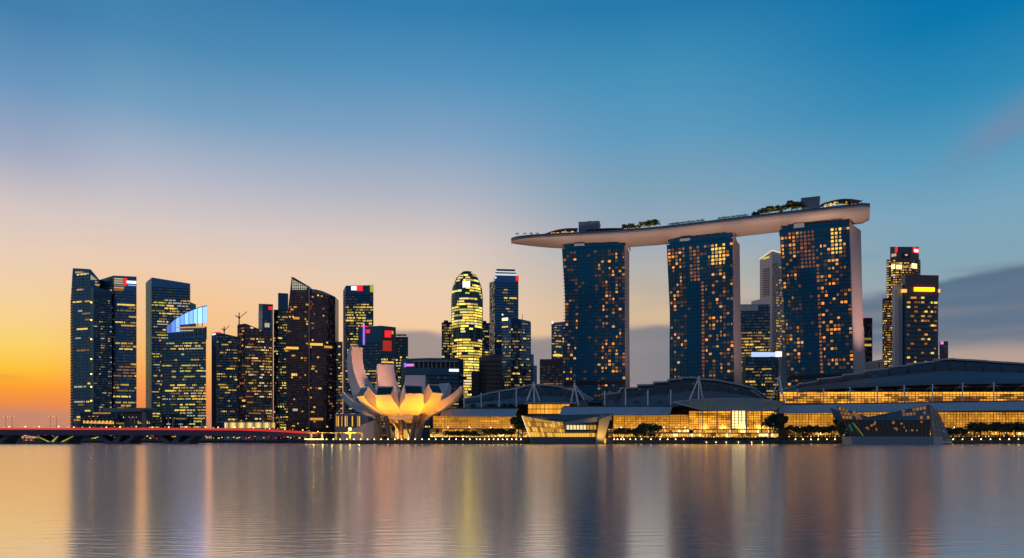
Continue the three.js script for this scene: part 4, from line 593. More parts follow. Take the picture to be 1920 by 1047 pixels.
for (const px of [1188, 1196, 1206, 1222, 1436, 1447, 1474, 1499]) { const g = thing('garden_lamp', px < 1300 ? 'glowing garden lamp under the deck trees near the prow' : 'glowing garden lamp under the deck trees near the blunt end', 'lamp', onDeck(px, 4), px < 1300 ? 'prow garden lamps' : 'blunt end garden lamps'); put('post', bar(new THREE.Vector3(), new THREE.Vector3(0, 1.4, 0), 0.1), M.black, g); put('globe', new THREE.SphereGeometry(0.8, 8, 6), L.gold, g, new THREE.Vector3(0, 2.1, 0)); const l = new THREE.PointLight(new THREE.Color(1, 0.6, 0.12), 120); l.position.copy(g.position).add(new THREE.Vector3(0, 2.4, 1.2)); l.shadow.radius = 20; l.castShadow = true; scene.add(l); }
// ---------------------------------------------------------------- the waterfront mall: three halls with shell roofs
const MALL = 'waterfront mall halls with shell roofs';
function hall(name, label, steps, eave, o) {            // steps: [px, py] of the roof's skyline; eave: [[px, py] ...] of its front edge
  const dF = o.dF ?? 572, dB = o.dB ?? 622, g = thing(name, label, 'mall hall', new THREE.Vector3(wx((steps[0][0] + steps[steps.length - 1][0]) / 2, dF), GY, -dF), MALL), at = (px, py, d) => P(px, py, d).sub(g.position);
  const x0 = steps[0][0], x1 = steps[steps.length - 1][0], sky = (px) => table(steps, px), ev = (px) => table(eave, px);
  const X = (u) => lerp(x0, x1, u);
  const sag = (v) => Math.pow(v, 0.75);
  put('roof', slab((u, v) => { const px = X(u), d = lerp(dF, dB - 12, v); const yF = wy(ev(px), dF), yB = wy(lerp(ev(px), sky(px), o.blue ?? 0.66), dB - 12); return new THREE.Vector3(wx(px, d), lerp(yF, yB, sag(v)), -d).sub(g.position); }, 40, 8, new THREE.Vector3(0, -0.8, 0)), M.roofBlue, g);
  put('rear_wall', slab((u, v) => at(X(u), 0, dB).setY(v * (wy(sky(X(u)), dB) - 2 - GY)), 40, 1, new THREE.Vector3(0, 0, -4)), M.concreteDark, g);
  for (let k = 0; k < steps.length - 1; k++) {           // overlapping shells along the ridge, each tilted and curling forward
    const [a, ya] = steps[k], [b, yb] = steps[k + 1]; if (b - a < 3) continue;
    const rise = Math.min(3.5, Math.abs(ya - yb) * 0.3 + 1), f = (u, v) => { const px = lerp(a - 1.5, b + 1.5, u), d = lerp(dB - 16, dB + 1, v), py = lerp(ya, yb, u), e = wy(lerp(ev(px), py, (o.blue ?? 0.66) - 0.04), dB - 12), top = wy(py, dB) + 0.2 * (k % 2); return new THREE.Vector3(wx(px, d), lerp(e, top, Math.pow(v, 0.55)) - 1.1 * Math.sin(Math.PI * u) * (1 - v), -d).sub(g.position); };
    const m = put('shell', slab(f, 6, 6, new THREE.Vector3(0, 0.7, 0)), M.plate, g); const e = tube(Array.from({ length: 5 }, (_, i) => f(i / 4, 1).add(new THREE.Vector3(0, 0.6, 0.3))), 0.55, 5, 8), lip = slab((u, v) => f(lerp(-0.04, 1.0, u), 1).add(new THREE.Vector3(0, -0.3 + 1.5 * v, 5.5 - 1.2 * v)), 6, 1, new THREE.Vector3(0, 0.2, -6)); put('shell_edge', join([e, lip]), M.plateEdge, m);
    const rb = tube(Array.from({ length: 6 }, (_, i) => f(0.02, i / 5).add(new THREE.Vector3(0, 0.8, 0.2))), 0.25, 4, 8); put('rib', rb, M.plate, m);
  }
  return { g, at };
}
const HA = hall('theatre_hall', 'smaller mall hall with low blue shell roof beside the lotus museum', [[871, 750], [901, 744], [918, 739], [936, 735.5], [955, 733], [973, 729], [999, 723], [1030, 724.5], [1053, 728], [1072, 734], [1089, 737], [1108, 750]], [[871, 764], [935, 762], [975, 757], [1060, 756], [1108, 762]], { dF: 575, dB: 612, blue: 0.5 });
const HB = hall('casino_hall', 'middle mall hall with blue shell roof behind the fan shaped glass canopy', [[1131, 741], [1160, 738.5], [1165, 730], [1195, 729], [1197, 724], [1225, 723], [1227, 719], [1252, 718], [1254, 714], [1276, 712], [1278, 710], [1296, 710], [1312, 712.5], [1328, 714], [1349, 716], [1367, 720], [1391, 725], [1409, 729], [1433, 747]], [[1131, 763], [1260, 762], [1330, 753], [1433, 758]], { blue: 0.55 });
const HC = hall('convention_hall', 'longest mall hall with huge stepped shell roof and row of white masts', [[1459, 735], [1500, 723], [1535, 716], [1537, 713], [1582, 708], [1584, 705], [1622, 700.5], [1625, 697.5], [1667, 692.5], [1670, 690], [1702, 687.5], [1705, 685], [1752, 680], [1755, 677], [1782, 675.5], [1812, 677.5], [1845, 679.5], [1882, 682], [1915, 684.5], [1960, 690], [2010, 698], [2060, 708]], [[1459, 737], [1515, 731], [1645, 724], [1750, 720], [1920, 717.5], [2060, 720]], { blue: 0.6 });
// searchlights on the hall roofs wash the underside of the hotel deck
for (const [px, py, tx, I, an] of [[1010, 728, 1010, 44000, 0.2], [1060, 735, 1110, 44000, 0.2], [1200, 733, 1215, 44000, 0.2], [1300, 722, 1320, 44000, 0.2], [1380, 733, 1430, 44000, 0.2], [1560, 718, 1540, 44000, 0.2], [1640, 708, 1620, 26000, 0.12]]) {
  const p = P(px, py, 588), g = thing('searchlight', 'small searchlight on a mall roof aimed up at the roof deck', 'searchlight', p, 'searchlights on the mall roofs'); put('housing', new THREE.CylinderGeometry(0.5, 0.4, 0.9, 10).translate(0, 0.45, 0), M.black, g); put('lens', new THREE.CylinderGeometry(0.4, 0.4, 0.08, 10).translate(0, 0.95, 0), L.cream, g);
  const l = new THREE.SpotLight(new THREE.Color(1, 0.76, 0.6), I, 0, an, 1); l.position.copy(p).add(new THREE.Vector3(0, 1.3, 0)); const d = table(DECKLINE, tx) + 9; l.target.position.set(wx(tx, d), 196, -d); l.shadow.radius = 20; l.castShadow = true; scene.add(l, l.target);
}
for (const [px, py, d, tx, td, I] of [[1270, 716, 600, 1177, 728, 9000], [1500, 724, 585, 1382, 700, 8000], [1760, 680, 618, 1606, 650, 9000]]) {
  const p = P(px, py, d), g = thing('searchlight', 'small searchlight on a mall roof aimed at a hotel tower end wall', 'searchlight', p, 'searchlights on the end walls'); put('pole', bar(new THREE.Vector3(), new THREE.Vector3(0, 5.2, 0), 0.15), M.black, g); put('housing', new THREE.CylinderGeometry(0.5, 0.4, 0.9, 10).translate(0, 5.5, 0), M.black, g);
  const l = new THREE.SpotLight(new THREE.Color(1, 0.7, 0.58), I * 1.5, 0, 0.55, 1); l.position.copy(p).add(new THREE.Vector3(0, 6.8, 0)); l.target.position.set(wx(tx, td), 118, -td); l.shadow.radius = 20; l.castShadow = true; scene.add(l, l.target);
}
// golden end ribs of the middle and small roofs
for (const [h, pts, d] of [[HB, [[1409, 730], [1418, 735], [1426, 741], [1433, 748]], 596], [HA, [[1086, 736], [1094, 741], [1101, 746], [1107, 750]], 590]]) put('end_rib', slab((u, v) => { const px = table(pts.map((p, i) => [i / 3, p[0]]), u), py = table(pts.map((p, i) => [i / 3, p[1]]), u); return h.at(px, py + v * 4, d - 4 * v); }, 8, 1, new THREE.Vector3(0, 0, -1.5)), M.stone, h.g);
// glazed walls: rows of lit panes between mullions and floor slabs
function paneWall(h, px0, px1, py0, py1, d, rows, w, mats, seed, o = {}) {
  const r = rng(seed), x0 = wx(px0, d), x1 = wx(px1, d), n = Math.round((x1 - x0) / w), y0 = wy(py1, d), y1 = wy(py0, d), hh = (y1 - y0) / rows, p = h.g.position, bars = [];
  let cnt = 0; const rest = mats.map(() => []);
  for (let j = 0; j < rows; j++) for (let i = 0; i < n; i++) {
    const nz = fbm((x0 + i * w) * 0.09 + seed * 13, j * 0.7 + seed), k = clamp(Math.floor((o.row ? o.row(j / rows) : 0) + (clamp((nz - 0.25) * 1.9) * 0.7 + 0.3 * r()) * mats.length), 0, mats.length - 1), cx = x0 + (i + 0.5) * (x1 - x0) / n, cy = y0 + (j + 0.5) * hh, bx = (x1 - x0) / n * 0.9, by = hh * (o.fill ?? 0.84);
    if (cnt++ < (o.most ?? 160)) { const m = put('pane', UNIT, mats[k], h.g); m.scale.set(bx, by, 0.2); m.position.set(cx - p.x, cy - p.y, -d - p.z); } else rest[k].push(box(bx, by, 0.2, cx - p.x, cy - p.y, -d - p.z));
  }
  rest.forEach((l, k) => { if (l.length) put('pane_rows', join(l), mats[k], h.g).userData.kind = 'stuff'; });
  for (let i = 0; i <= n; i++) bars.push(box(i % 4 ? 0.14 : 0.4, y1 - y0, 0.5, x0 + i * (x1 - x0) / n - p.x, (y0 + y1) / 2 - p.y, -d + 0.1 - p.z));
  put('mullions', join(bars), o.bar ?? M.wood, h.g).userData.kind = 'stuff';
  for (let j = 0; j <= rows; j++) put('floor_slab', box(x1 - x0, j && j < rows ? 0.3 : 0.6, o.slab ?? 0.9, (x0 + x1) / 2 - p.x, y0 + j * hh - p.y, -d + 0.2 - p.z), o.bar ?? M.wood, h.g);
  put('backing_wall', box(x1 - x0, y1 - y0, 0.6, (x0 + x1) / 2 - p.x, (y0 + y1) / 2 - p.y, -d - 0.9 - p.z), M.stone, h.g);
}
const G = [0.14, 0.32, 0.56, 0.82, 1.1, 1.4, 1.8].map((k) => glow(1, 0.4, 0.03, k)), GOLD = [G[2], G[3], G[4], G[5]], GOLDLOW = [G[1], G[2], G[2], G[3], G[4]], SHOP = [M.black, G[0], G[2], G[4], L.gold, L.goldHot];
paneWall(HA, 812, 968, 780, 804, 549, 6, 2.1, GOLDLOW, 1); paneWall(HA, 806, 990, 805, 811, 533, 1, 2.2, SHOP, 2, { bar: M.concreteDark }); paneWall(HA, 806, 990, 813.5, 819.5, 527, 1, 1.9, SHOP, 3, { bar: M.concreteDark });
paneWall(HA, 990, 1068, 758, 777, 556, 2, 3.2, GOLD, 4);
paneWall(HB, 1150, 1292, 778, 804, 549, 6, 2.1, GOLDLOW, 5); paneWall(HB, 1140, 1292, 806, 811.5, 533, 1, 2, SHOP, 6, { bar: M.concreteDark }); paneWall(HB, 1140, 1460, 813, 819.5, 526, 1, 1.8, SHOP, 7, { bar: M.concreteDark });
paneWall(HB, 1292, 1452, 771, 805, 541, 8, 1.7, [G[1], G[2], G[3], G[4], G[5], G[6]], 8, { most: 140, bar: M.wood }); paneWall(HB, 1300, 1450, 806, 812.5, 531, 1, 2.0, [L.goldHot, L.gold, L.goldMid, L.cream], 9);
{ const m = put('bright_hall', UNIT, L.goldHot, HB.g); const a = P(1384, 787, 540.5).sub(HB.g.position); m.scale.set(10.4, 12.6, 0.4); m.position.copy(a); for (const px of [1371, 1378, 1385, 1391, 1398]) put('column', bar(HB.at(px, 806, 540), HB.at(px, 770, 540), 0.3), M.stone, HB.g); for (let k = 0; k < 6; k++) put('transom', bar(HB.at(1371, 773 + k * 5.4, 540), HB.at(1398, 773 + k * 5.4, 540), 0.22), M.stone, HB.g); }
paneWall(HC, 1462, 1990, 735, 757, 566, 5, 2.6, [L.ember, G[0], G[1], G[3], G[4], G[5], G[6]], 10, { most: 200, fill: 0.74, row: (v) => (v > 0.75 ? 3 : v > 0.55 ? 1 : -0.6), bar: M.wood }); paneWall(HC, 1470, 1990, 773, 802, 549, 6, 2.3, GOLDLOW, 11, { most: 60 }); paneWall(HC, 1478, 1990, 805, 817, 530, 2, 2.4, SHOP, 12, { most: 30, bar: M.concreteDark });
// grey arched canopies with pale ribs over the terraces
function arcade(h, px0, px1, pyT0, pyT1, pyB0, pyB1, n, curl = 0) {
  const f = (u, v) => { const px = lerp(px0, px1, u), d = lerp(537, 552, v), t = Math.sin(v * Math.PI / 2); return new THREE.Vector3(wx(px + curl * (1 - v) * 6, d), lerp(wy(lerp(pyB0, pyB1, u), 537), wy(lerp(pyT0, pyT1, u), 552), t), -d).sub(h.g.position); };
  for (let k = 0; k < n; k++) put('canopy_panel', slab((u, v) => f((k + u * 0.985) / n, v), 2, 6, new THREE.Vector3(0, 0.3, -0.15)), M.canopy, h.g);
  for (let k = 0; k <= n; k++) put('canopy_rib', tube(Array.from({ length: 6 }, (_, i) => f(k / n, i / 5).add(new THREE.Vector3(0, 0.32, 0.2))), 0.2, 4, 10), M.white, h.g);
  put('canopy_gutter', slab((u, v) => f(u, 0).add(new THREE.Vector3(0, -0.6 * v, 0.2)), 10, 1, new THREE.Vector3(0, 0, -0.4)), M.stone, h.g); put('terrace_edge', slab((u, v) => f(u, 1).add(new THREE.Vector3(0, 0.2 + v, 0)), 10, 1, new THREE.Vector3(0, 0, -1)), M.brownMetal, h.g);
}
arcade(HA, 832, 972, 768, 768, 780.5, 780.5, 6, -1); arcade(HB, 1056, 1262, 764.5, 764, 778.5, 778, 9, -1); arcade(HC, 1466, 1985, 761, 753, 774.5, 768, 14, -1);
put('flat_roof', slab((u, v) => HA.at(lerp(985, 1080, u), 757 - 1.4 * v, 553), 2, 1, new THREE.Vector3(0, 0, -22)), M.concrete, HA.g);
// masts, tripods and cables
function mast(px, py0, py1, d, label, cables, group = 'white masts along the hall terraces') {
  const b = P(px, py1, d), h = wy(py0, d) - b.y, g = thing('mast', label, 'mast', b, group); put('pole', bar(new THREE.Vector3(), new THREE.Vector3(0, h, 0), 0.42, 0.34, 8), M.white, g);
  put('footing', new THREE.CylinderGeometry(0.8, 0.9, 0.8, 8).translate(0, 0.4, 0), M.concrete, g);
  for (const s of cables) put('cable', tube([new THREE.Vector3(0, h, 0), new THREE.Vector3(s * 0.5, h * 0.62, -1.5), new THREE.Vector3(s, h * 0.45, -3)], 0.12, 4, 8), M.steel, g);
}
for (const [px, a, b] of [[870, 728, 765], [902, 737, 764], [936, 735.5, 763.5], [968, 729, 763]]) mast(px, a, b, 553, 'slim white mast in the row before the smaller hall roof', [3, -3]);
for (const [px, a, b] of [[1134, 733, 764], [1173, 730, 764], [1215, 731, 763.5], [1258, 731, 763]]) mast(px, a, b, 553, 'slim white mast in the row before the middle hall roof', [3, -3]);
for (const [px, a, b] of [[1496, 730, 760.5], [1544.5, 728.5, 760], [1594, 726, 759], [1645, 724.5, 758.5], [1696, 722.5, 758], [1749, 720.5, 757], [1805.5, 718, 756], [1864, 716.5, 755], [1925, 715, 754.5]]) mast(px, a, b, 553, 'tall white mast in the row before the longest hall roof', [10, -10]);
put('valance', join([[1496, 1544.5, 733], [1544.5, 1594, 732], [1594, 1645, 730], [1645, 1696, 728], [1696, 1749, 726], [1749, 1805.5, 724], [1805.5, 1864, 722], [1864, 1925, 721]].map(([a, b, y]) => slab((u, v) => HC.at(lerp(a, b, u), y + 1 + 2.6 * v + 3 * Math.sin(Math.PI * u) * (1 - v), 556), 8, 1, new THREE.Vector3(0, 0, -0.3)))), std(0.34, 0.27, 0.22, 0.7), HC.g);
function tripod(px, py, feet, d, label) {
  const top = P(px, py, d), foot = feet.map(([x, y, dd]) => P(x, y, d + dd)), b = foot[0].clone(), g = thing('tripod_mast', label, 'mast', b); foot.forEach((f) => put('leg', bar(f.clone().sub(b), top.clone().sub(b), 0.6, 0.4, 8), M.white, g)); put('head', new THREE.SphereGeometry(0.8, 8, 6), M.white, g, top.clone().sub(b));
  for (const s of [-1, 1]) put('cable', bar(top.clone().sub(b), new THREE.Vector3(top.x - b.x + s * 16, 0.5, -6), 0.1, 0.1, 4), M.steel, g);
}
tripod(1001, 718, [[1002, 755, 0], [988, 752, 6], [1012, 752, 8]], 560, 'white tripod mast over the smaller hall roof centre'); tripod(1077.5, 720, [[1085, 764, -6], [1071, 754, 6], [1096, 751, 8]], 560, 'white tripod mast at the right edge of the smaller hall roof');
tripod(1311, 707, [[1310, 751, -2], [1293, 751, -4], [1318, 748, 6]], 562, 'white tripod mast above the fan shaped canopy'); tripod(1462, 707, [[1472, 760, -6], [1446, 750, 0], [1466, 748, 8]], 560, 'white tripod mast between the middle and longest hall roofs');
// fan shaped entrance canopy
{
  const g = thing('entrance_canopy', 'fan shaped glass canopy over the bright mall entrance', 'canopy', P(1370, 822, 535).setY(GY), MALL), at = (px, py, d) => P(px, py, d).sub(g.position), topE = [[1262, 754], [1300, 750], [1335, 748], [1400, 748], [1440, 750], [1472, 755]], lowE = [[1262, 754.5], [1312, 768], [1340, 769.5], [1400, 770], [1455, 769]];
  const glassPane = std(0.6, 0.5, 0.34, 0.3, 0, { transmission: 0.5, thickness: 0 });
  const f = (u, v) => at(lerp(table(topE.map((p, i) => [i / 5, p[0]]), u), table(lowE.map((p, i) => [i / 4, p[0]]), u), v), lerp(table(topE.map((p, i) => [i / 5, p[1]]), u), table(lowE.map((p, i) => [i / 4, p[1]]), u), v), lerp(548, 528, v));
  for (let k = 0; k < 12; k++) put('canopy_pane', slab((u, v) => f((k + u * 0.96) / 12, v), 2, 3, new THREE.Vector3(0, 0.15, 0)), glassPane, g);
  for (let k = 1; k <= 12; k++) put('canopy_rib', bar(f(k / 12, 0).add(new THREE.Vector3(0, 0.3, 0)), f(k / 12, 1).add(new THREE.Vector3(0, 0.3, 0)), 0.3, 0.3, 5), M.concretePink, g);
  put('canopy_ring', join([tube(Array.from({ length: 12 }, (_, i) => f(i / 11, 0)), 0.45, 5, 30), tube(Array.from({ length: 12 }, (_, i) => f(i / 11, 1)), 0.45, 5, 30)]), M.concretePink, g);
  for (const px of [1318, 1345, 1372, 1400, 1428, 1452]) put('column', bar(at(px, 819, 530), at(px, 770, 530), 0.4), M.stone, g);
}
// strings of terrace lamps
for (const [h, a, b, rows] of [[HA, 808, 988, [[804.5, 534], [812, 528], [818.5, 524]]], [HB, 1142, 1458, [[805, 532], [812.5, 527], [819, 523]]], [HC, 1480, 1990, [[804, 530], [811, 526], [818, 523]]]]) {
  const r = rng(a); let n = 0; for (const [py, d] of rows) for (let px = a; px < b; px += (b - a) / 88 * (0.6 + 0.8 * r())) { if (n++ > 285) break; const m = put('terrace_lamp', UNIT, [L.goldHot, L.gold, L.cream, L.goldMid][Math.floor(r() * 4)], h.g); m.position.copy(h.at(px, py + r() * 1.2, d)); const s = 0.35 + 0.4 * r(); m.scale.set(s, s, 0.3); }
}
// lamps under the canopies light the terraces
for (const [px, I] of [[840, 500], [880, 500], [920, 500], [958, 500], [1165, 500], [1205, 500], [1245, 500], [1285, 600], [1325, 900], [1360, 900], [1395, 900], [1430, 900], [1500, 500], [1550, 500], [1790, 500], [1840, 500], [1890, 500]]) {
  const g = thing('terrace_light', 'warm lamp on a post under the mall canopy', 'lamp', new THREE.Vector3(wx(px, 536), GY, -536), 'terrace lamps under the canopies'); put('post', bar(new THREE.Vector3(), new THREE.Vector3(0, 9.4, 0), 0.14, 0.1), M.black, g); put('globe', new THREE.SphereGeometry(0.24, 8, 6), L.lamp, g, new THREE.Vector3(0, 9.6, 0));
  const l = new THREE.SpotLight(new THREE.Color(1, 0.48, 0.08), I * 1.2, 0, 1.15, 1); l.position.copy(g.position).add(new THREE.Vector3(0, 9.6, -0.5)); l.target.position.copy(g.position).add(new THREE.Vector3(0, 7, -14)); scene.add(l.target); l.shadow.radius = 10; l.castShadow = true; scene.add(l);
}
// terrace planting and lamps in front of the halls
const PROM = 'trees along the mall promenade';
let tk = 0;
for (const [a, b, py, s, sy, label] of [[836, 900, 802, 1.05, 0.72, 'broad dark tree in the clump before the smaller hall, museum side'], [914, 968, 801, 1.15, 0.85, 'broad dark tree in the clump before the smaller hall, lit pavilion side'], [1155, 1205, 804, 0.95, 0.9, 'round dark tree in the row beside the lit pavilion'], [1205, 1240, 804, 1.35, 1.25, 'larger dark tree in the clump left of the mall entrance'], [1438, 1475, 816, 1.45, 1.9, 'tall dark tree in the clump right of the mall entrance'], [1482, 1562, 806, 1.05, 1.1, 'dark tree in the row left of the dark pavilion'], [1760, 1806, 802, 1.0, 0.9, 'dark tree in the row right of the dark pavilion'], [1818, 1935, 806, 1.4, 1.3, 'larger dark spreading tree before the longest hall, in the far row']])
  for (let px = a + 5; px < b; px += 11.5 * s) { const p = P(px, py, 522); p.y = GY + 0.12; const h = wy(py, 522) - GY; const y = clamp(h * 0.0 + sy, 0.4, 3); tree(new THREE.Vector3(p.x, GY + 0.12, p.z + (tk % 3)), s, tk++, label, PROM, 'tree', TREES, y * 1.25); }
for (const [px, s] of [[972, 1.7], [979, 1.5]]) tree(new THREE.Vector3(wx(px, 521), GY + 0.12, -521 - px % 3), s, tk++, 'tall dark tree leaning over the lit pavilion roof corner', PROM, 'tree', TREES, 2.1);
for (const px of [1156, 1194, 1237, 1272]) { const g = thing('palm', 'fan palm on the terrace before the middle hall roof', 'palm', P(px, 764, 554), 'terrace palms before the middle hall'), [a, b] = PALMS[px % 3]; put('trunk', a, M.bark, g); put('crown', b, M.foliage, g); g.scale.setScalar(0.95); }
for (const px of [885, 915, 925, 945, 955]) tree(P(px, 764, 556), 1.4, px, 'low shrub on the terrace before the smaller hall roof', 'terrace shrubs', 'shrub', SHRUBS);
for (const px of [1106, 1112, 1120, 1126]) tree(P(px, 764, 560), 1.9, px, 'dense shrub between the smaller and middle hall roofs', 'shrubs between the halls', 'shrub', SHRUBS);
{ const r = rng(9); for (let px = 700; px < 1930; px += 7.5 + r() * 6) { if ((px > 985 && px < 1155) || (px > 1580 && px < 1790)) continue; tree(new THREE.Vector3(wx(px, 514), GY + 0.12, -513 - 2 * r()), 0.55 + 0.35 * r(), Math.floor(r() * 9), 'low dark shrub in the planting strip along the promenade', 'promenade shrubs', 'shrub', SHRUBS); } }
// ---------------------------------------------------------------- two crystal pavilions standing in the water
{
  const g = thing('lit_pavilion', 'golden lit glass pavilion with slanting sides standing in the water', 'pavilion', new THREE.Vector3(wx(1055, 494), 0, -494)), at = (px, py, d) => P(px, py, d).sub(g.position);
  put('hull', slab((u, v) => at(lerp(996, 1118, u), 0, lerp(488, 490, u)).setY(lerp(-1, wy(820, 488), v)), 4, 1, new THREE.Vector3(0, 0, -9)), M.concreteDark, g);
  const topP = [[979, 780], [987, 780], [1020, 784.5], [1060, 792], [1120, 790]], L0 = (v) => lerp(993, 979, v), n = 26, r = rng(6);
  const face = (u, v) => { const px0 = L0(v), px = lerp(px0, 1120, u); return at(px, lerp(820, table(topP, px), v), 489 + 2 * u); };
  for (let i = 0; i < n; i++) for (let j = 0; j < 4; j++) { const u0 = (i + 0.05) / n, u1 = (i + 0.95) / n, v0 = (j + 0.05) / 4, v1 = (j + 0.97) / 4; if (u0 > 0.52 && j > 0) continue; put('pane', sheet((u, v) => face(lerp(u0, u1, u), lerp(v0, v1, v)), 1, 1), j === 0 && r() < 0.6 ? L.gold : r() < 0.25 ? L.gold : r() < 0.75 ? L.goldMid : L.goldDim, g); }
  const bars = []; for (let i = 0; i <= n; i++) bars.push(bar(face(i / n, 0).add(new THREE.Vector3(0, 0, 0.2)), face(i / n, 1).add(new THREE.Vector3(0, 0, 0.2)), 0.1, 0.1, 4)); for (let j = 0; j <= 4; j++) bars.push(bar(face(0, j / 4).add(new THREE.Vector3(0, 0, 0.2)), face(1, j / 4).add(new THREE.Vector3(0, 0, 0.2)), 0.13, 0.13, 4)); put('glazing_bars', join(bars), M.stone, g).userData.kind = 'stuff';
  put('inner_wall', slab((u, v) => face(u, v * 0.98).add(new THREE.Vector3(0.6, 0, -0.8)), 8, 2, new THREE.Vector3(0, 0, -1)), M.stone, g);
  put('left_edge_light', bar(at(993, 820, 488), at(978.5, 780, 488), 0.4, 0.3), L.cream, g);
  put('roof', slab((u, v) => at(lerp(985, 1149, u), lerp(lerp(780.5, 777, u) + 13 * Math.pow(Math.sin(Math.PI * clamp(u / 0.92)), 1.4) * (1 - v) * 0.9, lerp(780, 776, u), v), lerp(488.5, 500, v)), 16, 3, new THREE.Vector3(0, -0.5, 0)), M.concreteDark, g);
  put('fascia', slab((u, v) => at(lerp(1058, 1147, u), lerp(lerp(792.5, 777.5, u), lerp(798, 788, u), v), 487.6), 8, 1, new THREE.Vector3(0, 0, -2)), M.stone, g);
  for (let k = 0; k < 9; k++) put('window', box(1.6, 3.2, 0.3), k < 6 ? L.cream : L.goldMid, g, at(1065 + k * 6.3, 801.5, 488.4));
  put('gallery_beam', slab((u, v) => at(lerp(1060, 1122, u), lerp(806.4, 809.6, v), 488), 2, 1, new THREE.Vector3(0, 0, -2)), M.black, g); put('gallery_beam', slab((u, v) => at(lerp(1062, 1122, u), lerp(794.5, 797.6, v), 488), 2, 1, new THREE.Vector3(0, 0, -2)), M.black, g);
  put('end_wall', slab((u, v) => at(lerp(lerp(1117, 1131, u), lerp(1124, 1146, u), v), lerp(833.5, lerp(787, 778.5, u), v), 487 - 2 * (1 - u)), 3, 6, new THREE.Vector3(0, 0, -7)), std(0.4, 0.33, 0.2, 0.6), g);
  put('foot_light', box(1.3, 3.2, 0.5), L.gold, g, at(1134.5, 827, 489)); const l = new THREE.SpotLight(new THREE.Color(1, 0.56, 0.12), 900, 0, 0.8, 1); l.position.copy(P(1130, 826, 478)); l.position.y = 0.9; l.target.position.copy(P(1132, 795, 489)); scene.add(l.target); l.shadow.radius = 20; l.castShadow = true; scene.add(l);
  put('footing', slab((u, v) => at(lerp(1131, 1150, u), lerp(833.5, lerp(815, 832, u), v), 490), 2, 1, new THREE.Vector3(0, 0, -4)), M.concreteDark, g);
}
